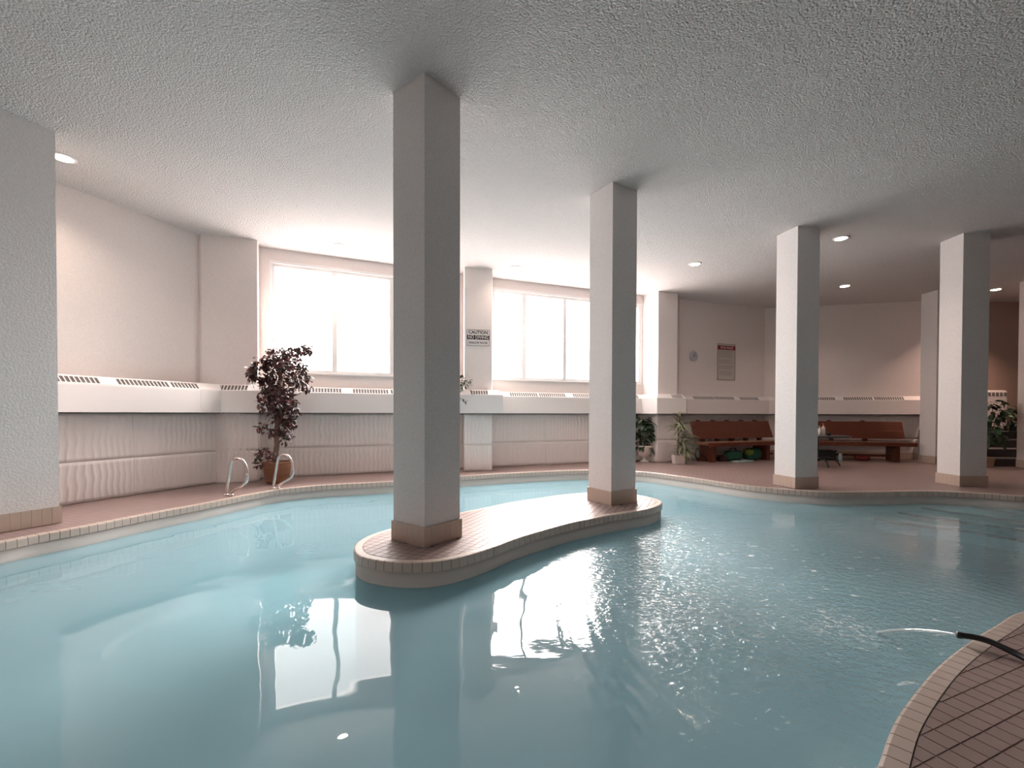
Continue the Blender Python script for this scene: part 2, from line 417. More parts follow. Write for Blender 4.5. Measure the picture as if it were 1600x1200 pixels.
def smooth_closed(P, it):
    for _ in range(it):
        P = [(P[i-1] + P[i]*2 + P[(i+1) % len(P)])/4 for i in range(len(P))]
    return P
def resample(P, step):
    n = len(P); d = [0.0]
    for i in range(n): d.append(d[-1] + (P[(i+1) % n]-P[i]).length)
    m = round(d[-1]/step); out = []; j = 0
    for k in range(m):
        s = d[-1]*k/m
        while d[j+1] < s: j += 1
        t = (s-d[j])/(d[j+1]-d[j]); out.append(P[j].lerp(P[(j+1) % n], t))
    return out
def area(P): return 0.5*sum(P[i-1].x*P[i].y - P[i].x*P[i-1].y for i in range(len(P)))
STEP = 0.0765
pool = resample(smooth_closed(resample(spline(pts), 0.04), 12), STEP)
if area(pool) < 0: pool.reverse()                     # anticlockwise: outside = right of travel
island = resample(smooth_closed(resample(spline(isl_pts), 0.03), 10), STEP)
if area(island) < 0: island.reverse()
def normals(P, sgn):
    out = []
    for i in range(len(P)):
        t = (P[(i+1) % len(P)] - P[i-1]).normalized(); out.append(Vector((t.y, -t.x, 0))*sgn)
    return out
pool_n = normals(pool, 1)          # away from the water, onto the deck
island_n = normals(island, -1)     # away from the water, into the island
def offset(P, Nn, d): return [p + n*d for p, n in zip(P, Nn)]
def strip(mb, P, Nn, prof, mi=0):
    n = len(P); k = len(prof); vs_ = []
    for p, nn in zip(P, Nn):
        for d, z in prof: vs_.append((p.x+nn.x*d, p.y+nn.y*d, z))
    fs = [(i*k+j, ((i+1) % n)*k+j, ((i+1) % n)*k+j+1, i*k+j+1) for i in range(n) for j in range(k-1)]
    mb.add(vs_, fs, mi)
def inside(P, x, y):
    c = False; n = len(P)
    for i in range(n):
        a, b = P[i], P[i-1]
        if (a[1] > y) != (b[1] > y) and x < (b[0]-a[0])*(y-a[1])/(b[1]-a[1])+a[0]: c = not c
    return c
def infrm(p, m=30):
    q = topix(p); return -m < q[0] < 1600+m and -m < q[1] < 1200+m

# ---- floor with the pool cut out
def sheet(outer, holes, z):
    loops = [[Vector((p[0], p[1], 0)) for p in outer]] + [[Vector((p[0], p[1], 0)) for p in h] for h in holes]
    flat = [p for l in loops for p in l]
    tris = tessellate_polygon(loops)
    mb = MB()
    fs = []
    for t in tris:
        a, b, c = (flat[i] for i in t)
        if (b-a).cross(c-a).z < 0: t = (t[0], t[2], t[1])
        fs.append(t)
    mb.add([(p.x, p.y, z) for p in flat], fs)
    return mb
GZ = -0.004
floor = struct(sheet(floor_outer, [offset(pool, pool_n, 0.0765)], GZ).build('floor', M['deck']), 'pink brown mosaic tiled pool deck')

# ---- coping tiles: one bullnosed tile mesh, copied
def coping_mesh(w=STEP-0.005, depth=0.0735, h=0.078):
    prof = [(0.0,-h),(0.0,-0.014),(0.004,-0.004),(0.014,0.0),(depth,0.0),(depth,-h)]
    mb = MB(); n = len(prof)
    mb.add([(-w/2, y, z) for y, z in prof] + [(w/2, y, z) for y, z in prof],
           [tuple(range(n)), tuple(range(2*n-1, n-1, -1))] + [(i, i+n, (i+1) % n+n, (i+1) % n) for i in range(n)])
    me = bpy.data.meshes.new('coping_tile'); me.from_pydata([tuple(v) for v in mb.v], [], mb.f); me.materials.append(M['coping']); me.update()
    return me
cop_me = coping_mesh()
def add_coping(parent, P, Nn, limit=300):
    loc0 = parent.location
    rest = MB(); cnt = 0
    idx = [i for i in range(len(P)) if infrm(P[i])]
    idx = set(sorted(idx, key=lambda i: P[i].length)[:limit])
    for i in range(len(P)):
        nn = Nn[i]; rz = math.atan2(nn.y, nn.x) - PI/2
        if i in idx: inst('coping_tile', cop_me, parent, P[i]-loc0, rz)
        else:
            R = Matrix.Rotation(rz, 3, 'Z')
            rest.add([R @ v.co + P[i] for v in cop_me.vertices], [tuple(p.vertices) for p in cop_me.polygons])
    if rest.v: tag(rest.build('coping_run', M['coping'], parent), kind='stuff')
coping = struct(empty('pool_coping', (0, 0, 0)), 'cream bullnosed tile coping along the pool edge')
mb = MB(); strip(mb, pool, pool_n, [(0.078, -0.006), (0.005, -0.006), (0.005, -0.0785), (0.03, -0.0785)]); mb.build('grout_bed', M['grout'], coping)
add_coping(coping, pool, pool_n)

# ---- basin
basin = struct(empty('pool_basin', (0, 0, 0)), 'pale aqua plastered pool basin')
ZW, ZB = -0.2, -1.15
mb = MB(); strip(mb, pool, pool_n, [(0.03, -0.076), (0.016, -0.0785), (0.016, ZW-0.004)]); mb.build('waterline_band', M['plaster'], basin, smooth=True)
mb = MB(); strip(mb, pool, pool_n, [(0.016, ZW-0.004), (0.016, ZB+0.15), (-0.03, ZB+0.05), (-0.13, ZB)]); mb.build('basin_wall', M['basin'], basin, smooth=True)
sheet(offset(pool, pool_n, -0.12), [], ZB).build('basin_floor', M['basin'], basin)

# ---- water
wat = sheet(offset(pool, pool_n, 0.03), [], ZW).build('pool_water', M['water'])
tag(wat, 'pale turquoise water filling the curved pool', 'water', kind='stuff')

# ---- island
IC = sum(island, Vector())/len(island)
isle = tag(empty('pool_island', (IC.x, IC.y, 0)), 'long tiled island in the pool carrying two columns', 'island')
inn = offset(island, island_n, 0.0765)
mb = MB(); strip(mb, island, island_n, [(0.078, -0.006), (0.005, -0.006), (0.005, -0.0785), (0.03, -0.0785)]); mb.build('grout_bed', M['grout'], isle)
mb = sheet(offset(island, island_n, 0.07), [], GZ-0.001)
mb.build('grout_field', M['grout'], isle)
mb = MB(); strip(mb, island, island_n, [(0.03, -0.076), (0.016, -0.0785), (0.016, ZW-0.004)]); mb.build('waterline_band', M['plaster'], isle, smooth=True)
mb = MB(); strip(mb, island, island_n, [(0.016, ZW-0.004), (0.016, ZB)]); mb.build('underwater_wall', M['basin'], isle, smooth=True)
add_coping(isle, island, island_n)
def clip(poly, a, b):
    """keep the part of poly left of a->b"""
    out = []; n = len(poly)
    e = (b[0]-a[0], b[1]-a[1])
    f = lambda p: e[0]*(p[1]-a[1]) - e[1]*(p[0]-a[0])
    for i in range(n):
        p, q = poly[i], poly[(i+1) % n]; fp, fq = f(p), f(q)
        if fp >= 0: out.append(p)
        if (fp >= 0) != (fq >= 0):
            t = fp/(fp-fq); out.append((p[0]+(q[0]-p[0])*t, p[1]+(q[1]-p[1])*t))
    return out
def field_tiles(parent, region, ang, keep, avoid=()):
    region = [(p[0], p[1]) for p in region]
    if sum(region[i-1][0]*region[i][1]-region[i][0]*region[i-1][1] for i in range(len(region))) < 0: region.reverse()
    c, s = math.cos(ang), math.sin(ang)
    U = lambda p: (p[0]*c+p[1]*s, -p[0]*s+p[1]*c)
    W = lambda p: (p[0]*c-p[1]*s, p[0]*s+p[1]*c)
    R = [U(p) for p in region]
    x0, x1 = min(p[0] for p in R), max(p[0] for p in R); y0, y1 = min(p[1] for p in R), max(p[1] for p in R)
    g = 0.0026; h = STEP/2-g
    full = MB(); full.prism([(-h,-h),(h,-h),(h,h),(-h,h)], GZ-0.001, 0)
    me = bpy.data.meshes.new('tile'); me.from_pydata([tuple(v) for v in full.v], [], full.f); me.materials.append(M['tile']); me.update()
    cells = []
    for i in range(int(x0//STEP), int(x1//STEP)+1):
        for j in range(int(y0//STEP), int(y1//STEP)+1):
            cx, cy = (i+.5)*STEP, (j+.5)*STEP
            corners = [(cx-h,cy-h),(cx+h,cy-h),(cx+h,cy+h),(cx-h,cy+h)]
            ins = [inside(R, *q) for q in corners]
            wc = W((cx, cy))
            if not any(ins) or not keep(wc): continue
            if any(inside(a, wc[0], wc[1]) for a in avoid): continue
            cells.append((wc, cx, cy, corners, all(ins)))
    cells.sort(key=lambda t: t[0][0]**2+t[0][1]**2)
    L0 = parent.location; rest = MB()
    for n, (wc, cx, cy, corners, allin) in enumerate(cells):
        if allin:
            if n < 300: inst('tile', me, parent, (wc[0]-L0.x, wc[1]-L0.y, -L0.z), ang)
            else: rest.prism([W(q) for q in corners], GZ-0.001, 0)
        else:
            sub = R
            for k in range(4): sub = clip(sub, corners[k], corners[(k+1) % 4])
            if len(sub) < 3: continue
            a = abs(sum(sub[k-1][0]*sub[k][1]-sub[k][0]*sub[k-1][1] for k in range(len(sub))))/2
            if a < 2e-4: continue
            mb = rest if n >= 300 else MB()
            mb.prism([W(q) for q in sub], GZ-0.001, 0)
            if n < 300: mb.build('tile', M['tile'], parent)
    if rest.v: tag(rest.build('tile_field', M['tile'], parent), kind='stuff')
# column footprints (near corner, turn, width)
def colpoly(x, y, a, w, off=0.0):
    dl = Vector((-math.cos(a), math.sin(a), 0)); dr = Vector((math.sin(a), math.cos(a), 0))
    n = Vector((x, y, 0)) - (dl+dr)*off; w2 = w+2*off
    return [n, n+dr*w2, n+dr*w2+dl*w2, n+dl*w2]
COLS = [(-0.745, 3.893, 0.666, 0.425), (1.247, 5.714, 1.02, 0.425), (4.369, 7.028, 1.35, 0.41), (7.157, 7.283, 1.608, 0.41)]
skirts = [[(p.x, p.y) for p in colpoly(*c, off=0.0)] for c in COLS]
field_tiles(isle, offset(island, island_n, 0.078), math.radians(-24), lambda p: True, skirts[:2])
# near deck field, right foreground
arc = [p for p in offset(pool, pool_n, 0.078) if p.x > 0.6 and p.x < 4.2 and p.y < 3.3 and inside([(0.6,0.6),(4.3,0.6),(4.3,3.3),(0.6,3.3)], p.x, p.y)]
arc.sort(key=lambda p: p.x)
region = [(p.x, p.y) for p in arc] + [(arc[-1].x, 0.7), (arc[0].x, 0.7)]
field_tiles(floor, region, math.radians(23), lambda w: infrm(Vector((w[0], w[1], 0)), 60))
floor.data.update()

# ---- underwater steps in the right corner
steps = tag(empty('pool_steps', (6.5, 6.4, ZW)), 'curved underwater entry steps in the right corner of the pool', 'steps')
lines = [[(1487,789),(1520,793),(1560,798.5),(1600,804),(1680,817)],
         [(1443,794),(1478,800),(1520,805),(1560,810.5),(1600,816),(1690,833)],
         [(1405,801),(1433,806.5),(1463,811),(1505,816.5),(1550,823),(1600,830),(1700,850)],
         [(1366,809.5),(1387,814.5),(1420,819.5),(1462,825),(1505,830),(1540,836),(1600,846.5),(1710,872)]]
zz = [-0.222, -0.262, -0.325, -0.405]
for k, (ln_, z) in enumerate(zip(lines, zz)):
    q = [at(x, y, z) for x, y in ln_]
    back = [Vector((q[-1].x+0.3, 7.1, z)), Vector((q[0].x-0.02, 7.1, z))]
    poly = q + back
    # keep the tread inside the pool wall
    poly = [(p.x, p.y) for p in poly]
    yl = [(p.x, p.y) for p in offset(pool, pool_n, 0.02) if q[0].x-0.05 < p.x < q[-1].x+0.05 and p.y > 5.4]
    yl.sort()
    poly = [(p.x, p.y) for p in q] + list(reversed(yl))
    mb = MB(); mb.prism(poly, z-0.15, z)
    mb.build('tread', M['basin'], steps)
    mb = MB(); mb.tube([p+Vector((0, -0.005, 0.004)) for p in spline(q, 4)[:4*(len(q)-1)]], 0.020 if k == 3 else 0.015, 6)
    tag(mb.build('nosing', M['nosing'], steps), 'dark line of tile on the step edge')

# ------------------------------------------------------------------ ceiling and walls
roof = [(-9.8,-5.2),(15.2,-5.2),(15.2,11.9),(10.5,11.9),(10.5,11.82),(6.93,12.72),(4.0,11.72),(3.15,11.44),(-0.50,9.99),(-1.12,9.72),(-4.5,8.19),(-5.3,8.2),(-5.5,7.7),(-9.8,-3.8)]
mb = MB(); mb.prism(roof, H, H+0.15); struct(mb.build('ceiling', M['ceiling']), 'white popcorn textured ceiling')
def wallbox(name, a, b, z0, z1, thick=0.2, mat='wall', front=0.0):
    u, n, L = fr(a, b); mb = MB(); mb.frame_box(a, u, n, 0, L, -thick, front, z0, z1)
    return struct(mb.build(name, M[mat]))
# left wall: the lower part stands 22 cm proud of the upper
ZL = 1.15
u, n, L = fr(LW0, LW1)
mb = MB(); mb.frame_box(LW0, u, n, 0, L, -0.35, -0.014, 0, ZL+0.4); mb.frame_box(LW0, u, n, -0.1, L+0.5, -0.42, -0.22, ZL, H)
walls = {'left': struct(mb.build('wall_left', M['wall']), 'tall white curving wall left of the windows')}
mb = MB(); mb.prism([(P1a.x,P1a.y),(P1b.x,P1b.y),(A1a.x,A1a.y),(A1a.x-0.1,A1a.y+0.2),(-5.3,8.2),(-5.45,7.7)], 0, H)
walls['p1'] = struct(mb.build('wall_pilaster', M['wall']), 'white pilaster left of the burgundy fig tree')
def window_wall(key, a, b, s0, s1, z0, z1, panes, wn, label, wlabel):
    u, n, L = fr(a, b); mb = MB()
    T = 0.22
    mb.frame_box(a, u, n, -0.02, L+0.02, -T, 0, 0, z0)
    mb.frame_box(a, u, n, -0.02, L+0.02, -T, 0, z1, H)
    if s0 > 0.02: mb.frame_box(a, u, n, -0.02, s0, -T, 0, z0, z1)
    if s1 < L-0.01: mb.frame_box(a, u, n, s1, L+0.02, -T, 0, z0, z1)
    walls[key] = struct(mb.build('wall_back', M['wall']), label)
    w = struct(empty(wn, a + u*((s0+s1)/2) + Vector((0, 0, z0))), wlabel)
    f = MB(); t = 0.05
    f.frame_box(a, u, n, s0, s1, -0.10, -0.02, z0, z0+t); f.frame_box(a, u, n, s0, s1, -0.10, -0.02, z1-t, z1)
    f.frame_box(a, u, n, s0, s0+0.045, -0.10, -0.02, z0+t, z1-t); f.frame_box(a, u, n, s1-0.045, s1, -0.10, -0.02, z0+t, z1-t)
    f.build('window_frame', M['frame'], w, bevel=0.004)
    s = MB(); s.frame_box(a, u, n, s0-0.03, s1+0.03, -0.11, 0.025, z0-0.03, z0); s.build('window_sill', M['frame'], w, bevel=0.004)
    s = MB(); s.frame_box(a, u, n, s0-0.04, s1+0.04, 0.0, 0.018, z1, z1+0.05)
    s.frame_box(a, u, n, max(s0-0.045, 0.0), s0, 0.0, 0.018, z0, z1); s.build('window_trim', M['frame'], w, bevel=0.003)
    for i, (p0, p1) in enumerate(panes):
        g = MB(); c0, c1 = a+u*p0-n*0.066, a+u*p1-n*0.066; g.add([(c0.x,c0.y,z0+t),(c1.x,c1.y,z0+t),(c1.x,c1.y,z1-t),(c0.x,c0.y,z1-t)], [(0,1,2,3)]); g.build('pane', M['glass'], w)
        if i: 
            mu = MB(); mu.frame_box(a, u, n, panes[i-1][1], p0, -0.10, -0.015, z0+t, z1-t); mu.build('mullion', M['frame'], w, bevel=0.004)
window_wall('b1', A1a, A1b, 0.195, 3.34, 1.88, 3.78, [(0.24,1.18),(1.265,2.22),(2.305,3.295)], 'window_1',
            'white wall of the first window bay', 'wide bright frosted window behind the fig tree')
mb = MB(); mb.prism([(P2a.x,P2a.y),(P2b.x,P2b.y),(A2a.x,A2a.y),(A2a.x,A2a.y+0.2),(A1b.x-0.05,A1b.y+0.2),(A1b.x,A1b.y)], 0, H)
walls['p2'] = struct(mb.build('wall_pilaster', M['wall']), 'white pilaster between the two windows carrying the diving sign')
window_wall('b2', A2a, A2b, 0.01, 3.83, 1.89, 3.79, [(0.055,0.69),(0.785,1.705),(1.785,2.72),(2.80,3.785)], 'window_2',
            'white wall of the second window bay', 'wide bright frosted window right of the diving sign')
mb = MB(); mb.prism([(P3a.x,P3a.y),(P3b.x,P3b.y),(BAa.x,BAa.y),(BAa.x,BAa.y+0.25),(A2b.x,A2b.y+0.25),(A2b.x,A2b.y)], 0, H)
walls['p3'] = struct(mb.build('wall_pilaster', M['wall']), 'white pier behind the two small potted plants')
walls['ba'] = struct(wallbox('wall_back', BAa, BAb, 0, H), 'shaded wall with the clock behind the first bench')
walls['bb'] = struct(wallbox('wall_back', BAb, BBb, 0, H), 'shaded wall behind the second bench')
mb = MB(); mb.box((10.42, 11.7, 0), (15.2, 11.9, H)); struct(mb.build('wall_back', M['stair_wall']), 'warm lit wall above the stair landing')
mb = MB(); mb.box((15.0, -5.2, 0), (15.2, 11.8, H)); struct(mb.build('wall_right', M['far_wall']))
mb = MB(); mb.box((-9.8, -5.2, 0), (15.2, -5.0, H)); struct(mb.build('wall_front', M['far_wall']))
mb = MB(); mb.prism([(11.03,9.97),(10.95,9.36),(11.5,9.28),(11.6,9.9)], 0, H)
rp = struct(mb.build('wall_right', M['wall']), 'edge of a white wall at the right border beside the stairs')

# ---- wave relief panels on the lower walls
def panels(a, b, parent, z1=ZL-0.01, w=1.22, ph=0.0, amp=0.0072, zs=0.52, step=0.0095):
    u, n, L = fr(a, b)
    cols = []; s = 0
    while s < L-0.02: cols.append((s, min(s+w, L))); s += w
    if len(cols) > 1 and cols[-1][1]-cols[-1][0] < 0.15: cols[-2] = (cols[-2][0], cols[-1][1]); cols.pop()
    for (s0, s1) in cols:
        if all(not infrm(a + u*s + Vector((0, 0, 0.6)), 200) for s in (s0, s1)): continue
        for (z0, zt) in ((0.0, zs), (zs, z1)):
            g = 0.0004; S0, S1, Z0, Z1 = s0+g, s1-g, z0+g, zt-g
            nu = max(2, int((S1-S0)/step)); nz = max(2, int((Z1-Z0)/0.05))
            vs_, fs = [], []
            for j in range(nz+1):
                z = Z0+(Z1-Z0)*j/nz
                for i in range(nu+1):
                    s = S0+(S1-S0)*i/nu
                    wob = 0.011*math.sin(2*PI*z/0.30 + 2.2*math.sin(s*5.1+ph)) + 0.004*math.sin(2*PI*z/0.13+s*11) + 0.02*math.sin(s*7.3+ph)
                    edge = min(1.0, min(z-Z0, Z1-z)/0.012 + 0.0)
                    d = amp*edge*(0.5+0.5*math.sin(2*PI*(s+wob)/0.079))**3.0
                    p = a + u*s + n*(0.001+d); vs_.append((p.x, p.y, z))
            for j in range(nz):
                for i in range(nu):
                    k = j*(nu+1)+i; fs.append((k, k+1, k+nu+2, k+nu+1))
            o = len(vs_)                                    # back edge ring
            ring = [(i) for i in range(nu+1)] + [(j*(nu+1)+nu) for j in range(1, nz+1)] + [nz*(nu+1)+i for i in range(nu-1, -1, -1)] + [j*(nu+1) for j in range(nz-1, 0, -1)]
            for r in ring:
                x, y, z = vs_[r]; vs_.append((x-n.x*0.012, y-n.y*0.012, z))
            m = len(ring)
            for k in range(m): fs.append((ring[(k+1) % m], ring[k], o+k, o+(k+1) % m))
            mb = MB(); mb.add(vs_, fs); mb.build('wall_panel', M['panel'], parent, smooth=True)
u, n, L = fr(LW0, LW1)
panels(LW1 - u*4.9, LW1, walls['left'])
panels(V2(-4.83, 7.47), P1b, walls['p1'], ph=1)
panels(P1b, A1a, walls['p1'], ph=2)
panels(A1a, A1b, walls['b1'], ph=3, w=1.25)
panels(P2a, P2b, walls['p2'], ph=4)
panels(P2b, A2a, walls['p2'], ph=5)
panels(A2a, A2b, walls['b2'], ph=6, w=1.25)
panels(A2b, P3a, walls['p3'], ph=7, amp=0.004)
panels(P3a, P3b, walls['p3'], ph=8, amp=0.003)
panels(BAa, BAb, walls['ba'], ph=9, amp=0.004)
panels(BAb, BBb, walls['bb'], ph=9.5, amp=0.003)

# ------------------------------------------------------------------ convector covers along the walls
ZT, ZF = 1.62, 1.51
line = [LW0, V2(-4.83, 7.51), P1b, A1a, A1b, P2a, P2b, A2a, A2b, P3a, P3b, BAa, BAb, BBb]
D = 0.215
def mitre(i, d):
    p = line[i]
    ns = []
    if i > 0: ns.append(fr(line[i-1], line[i])[1])
    if i < len(line)-1: ns.append(fr(line[i], line[i+1])[1])
    if len(ns) == 1: return p + ns[0]*d
    m = (ns[0]+ns[1]); m = m/m.length
    return p + m*(d/max(0.35, m.dot(ns[0])))
labels = {0: 'long white convector cover on the left wall', 1: 'short white convector cover wrapping the pilaster left of the fig tree',
          3: 'white convector cover under the window behind the fig tree', 5: 'short white convector cover on the pilaster under the diving sign',
          7: 'white convector cover under the window between the two island columns', 9: 'short white convector cover wrapping the pier above the potted plants',
          11: 'white convector cover below the clock and the rules board', 12: 'white convector cover above the bench at the right'}
seg_parent = {}
owner = {0: 0, 1: 1, 2: 1, 3: 3, 4: 5, 5: 5, 6: 5, 7: 7, 8: 9, 9: 9, 10: 9, 11: 11, 12: 12}
for k in labels:
    mid = (line[k]+line[k+1])/2
    if k == 0: mid = line[1]
    seg_parent[k] = tag(empty('convector_cover', (mid.x, mid.y, ZL)), labels[k], 'heater cover')
PIT, SW = 0.0500, 0.038
def groups_for(k, L):
    if k == 0:
        end = L-0.44; out = []
        # counted back from the end next to the pilaster
        pat = [(8, 0.03), (13, 0.19), (13, 0.03), (13, 0.19), (13, 0.03), (13, 0.19)]
        s = end
        for c, g in pat:
            out.append((s-c*PIT, c)); s -= c*PIT+g
        return out
    if k == 1: return [(0.04, 9)]
    if k == 5: return [(0.10, 7)]
    if k == 9: return [(0.27, 6)]
    if k == 3:
        out = []; s = 0.25
        for c, g in [(8, .035), (13, .19), (13, .035), (13, .19), (7, .035)]:
            if s + c*PIT < L-0.25: out.append((s, c))
            s += c*PIT+g
        return out
    if k in (7, 11, 12):
        out = []; s = 0.34 if k == 7 else 0.3; j = 0
        while s + 13*PIT < L-0.25:
            out.append((s, 13)); s += 13*PIT + (0.035 if j % 2 == 0 else 0.19); j += 1
        c = int((L-0.25-s)/PIT)
        if c > 3: out.append((s, c))
        return out
    return []
SB = 0.115      # inner edge of the sloping face
for k in range(len(line)-1):
    par = seg_parent[owner[k]]
    a, b = line[k], line[k+1]; u, n, L = fr(a, b)
    if k == 0:
        cut = b - u*4.6
    prof = [(0.0, ZL), (D, ZL), (D, ZF), (SB, ZT-0.01), (0.0, ZT-0.01)]
    A = [(mitre(k, d) if k else cut + n*d) for d, z in prof]; B = [mitre(k+1, d) for d, z in prof]
    zs_ = [z for d, z in prof]
    a_ = cut if k == 0 else a
    L_ = (b-a_).length
    vs_ = [(A[i].x, A[i].y, zs_[i]) for i in range(5)] + [(B[i].x, B[i].y, zs_[i]) for i in range(5)]
    gl = groups_for(k, L_)
    fs = [(0, 5, 6, 1), (1, 6, 7, 2), (3, 8, 9, 4), (4, 3, 2, 1, 0), (5, 6, 7, 8, 9)]
    if not gl: fs.append((2, 7, 8, 3))
    mb = MB(); mb.add(vs_, fs)
    if gl:
        gl.sort()
        # sloping face built round the slots
        def sp(s, t):     # s along, t 0 front .. 1 back
            d = D + (SB-D)*t; z = ZF + (ZT-0.01-ZF)*t
            e0 = (A[2].lerp(A[3], t)); e1 = (B[2].lerp(B[3], t))
            s0, s1 = (e0-a_).dot(u), (e1-a_).dot(u); s = min(max(s, s0), s1)
            p = a_ + u*s + n*d; return (p.x, p.y, z)
        T0, T1 = 0.08, 0.86
        mb.add([sp(-9, 0), sp(99, 0), sp(99, T0), sp(-9, T0)], [(0, 1, 2, 3)])
        mb.add([sp(-9, T1), sp(99, T1), sp(99, 1), sp(-9, 1)], [(0, 1, 2, 3)])
        s = -9
        for g0, c in gl:
            mb.add([sp(s, T0), sp(g0, T0), sp(g0, T1), sp(s, T1)], [(0, 1, 2, 3)]); s = g0+c*PIT-(PIT-SW)
        mb.add([sp(s, T0), sp(99, T0), sp(99, T1), sp(s, T1)], [(0, 1, 2, 3)])
    nm = 'cover_body'
    mb.build(nm, M['white'], par)
    if gl:
        for g0, c in gl:
            g = MB(); h = MB()
            for i in range(c-1):
                x0 = g0+i*PIT+SW; x1 = g0+(i+1)*PIT
                g.add([sp(x0, T0), sp(x1, T0), sp(x1, T1), sp(x0, T1)], [(0, 1, 2, 3)])
                # cheeks give each bar its depth
                for xx in (x0, x1):
                    p0, p1 = Vector(sp(xx, T0)), Vector(sp(xx, T1)); dn = Vector((-n.x*0.006, -n.y*0.006, -0.006))
                    g.add([p0, p1, p1+dn, p0+dn], [(0, 1, 2, 3)])
            gr_ = g.build('grille', M['white'], par); gr_['kind'] = 'stuff'
            e = g0+c*PIT-(PIT-SW); dn = Vector((-n.x*0.0055, -n.y*0.0055, -0.0055))
            h.add([Vector(sp(g0, T0))+dn, Vector(sp(e, T0))+dn, Vector(sp(e, T1))+dn, Vector(sp(g0, T1))+dn], [(0, 1, 2, 3)])
            tag(h.build('slot_backing', M['slot'], gr_), 'dark inside of the slots')
    # near-black strip painting in the shade under the cover
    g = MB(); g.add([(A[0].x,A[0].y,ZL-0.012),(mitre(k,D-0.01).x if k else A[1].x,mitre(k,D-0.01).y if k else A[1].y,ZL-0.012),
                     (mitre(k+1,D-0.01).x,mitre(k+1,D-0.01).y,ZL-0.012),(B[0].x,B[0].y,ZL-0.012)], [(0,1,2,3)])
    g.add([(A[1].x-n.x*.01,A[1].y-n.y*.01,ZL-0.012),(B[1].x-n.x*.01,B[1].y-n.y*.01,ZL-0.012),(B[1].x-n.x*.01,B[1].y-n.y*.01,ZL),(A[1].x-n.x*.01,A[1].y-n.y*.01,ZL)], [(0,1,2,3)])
    g.build('painted_shade_strip', M['gap'], par)
# end panel and joint strip on the left cover
u, n, L = fr(LW0, LW1)
e = LW1 - u*0.02
mb = MB(); mb.frame_box(LW1, u, n, -0.44, -0.425, D, D+0.006, ZL, ZF-0.01)
mb.build('joint_strip', M['white'], seg_parent[0])
mb = MB(); mb.frame_box(LW1, u, n, -4.6, -0.45, D, D+0.012, ZL, ZF-0.015)
mb.build('front_panel', M['white'], seg_parent[0], bevel=0.002)

# ------------------------------------------------------------------ columns
def skirting(parent, poly_in, off, h, sides=None):
    """tiled skirting round a plan polygon (anticlockwise or not), one object per tile"""
    c = sum(poly_in, Vector())/len(poly_in)
    n_ = len(poly_in)
    bed = MB()
    for i in range(n_):
        a, b = poly_in[i], poly_in[(i+1) % n_]
        u = (b-a); L = u.length; u = u/L; n = Vector((u.y, -u.x, 0))
        if n.dot((a+b)/2 - c) < 0: n = -n
        bed.frame_box(a, u, n, -off*0.8, L+off*0.8, 0.0, off*0.75, 0, h-0.004)
        if sides is not None and i not in sides: continue
        m = max(1, round((L+2*off)/0.0775)); w = (L+2*off)/m
        for k in range(m):
            mb = MB(); mb.frame_box(a, u, n, -off+k*w+0.0008, -off+(k+1)*w-0.0008, off*0.2, off, 0.002, h)
            mb.build('skirting_tile', M['skirt'], parent)
    bed.build('skirting_bed', M['grout_l'], parent)
col_labels = ['white square column on the near end of the pool island', 'white square column on the far end of the pool island',
              'white square column on the deck in front of the table', 'white square column on the deck left of the stairs']
for c, lb in zip(COLS, col_labels):
    poly = colpoly(*c); ctr = sum(poly, Vector())/4
    root = tag(empty('column', (ctr.x, ctr.y, 0)), lb, 'column', 'square columns round the pool')
    mb = MB(); mb.prism([(p.x, p.y) for p in poly], 0, H); mb.build('shaft', M['column'], root)
    skirting(root, poly, 0.015, 0.172)
def big_column(name, poly, lb):
    poly = [V2(*p) for p in poly]; ctr = sum(poly, Vector())/4
    root = tag(empty('column', (ctr.x, ctr.y, 0)), lb, 'column', 'square columns round the pool')
    mb = MB(); mb.prism([(p.x, p.y) for p in poly], 0, H); mb.build('shaft', M['column'], root)
    skirting(root, poly, 0.015, 0.172)
big_column('column', [(-4.715, 4.745), (-5.12, 3.76), (-5.60, 3.96), (-5.195, 4.945)], 'broad white column at the left border of the picture')
big_column('column', [(9.84, 10.60), (10.25, 10.60), (10.25, 11.02), (9.84, 11.02)], 'shaded white column against the wall beside the right bench end')
rp_poly = [V2(11.03,9.97),V2(10.95,9.36),V2(11.5,9.28)]
u, n, L = fr(rp_poly[1], rp_poly[0]); n = -n
for k in range(8):
    mb = MB(); mb.frame_box(rp_poly[1], u, n, k*L/8+0.001, (k+1)*L/8-0.001, 0.0, 0.015, 0.002, 0.17); mb.build('skirting_tile', M['skirt'], rp)
u, n, L = fr(rp_poly[1], rp_poly[2])
for k in range(7):
    mb = MB(); mb.frame_box(rp_poly[1], u, n, k*L/7+0.001, (k+1)*L/7-0.001, 0.0, 0.015, 0.002, 0.17); mb.build('skirting_tile', M['skirt'], rp)
# skirting on the bench wall beside the column
u, n, L = fr(BAb, BBb)
for k in range(int(L/0.15)):
    mb = MB(); mb.frame_box(BAb, u, n, k*0.15+0.001, (k+1)*0.15-0.001, 0.009, 0.022, 0.002, 0.17); mb.build('skirting_tile', M['skirt'], walls['bb'])

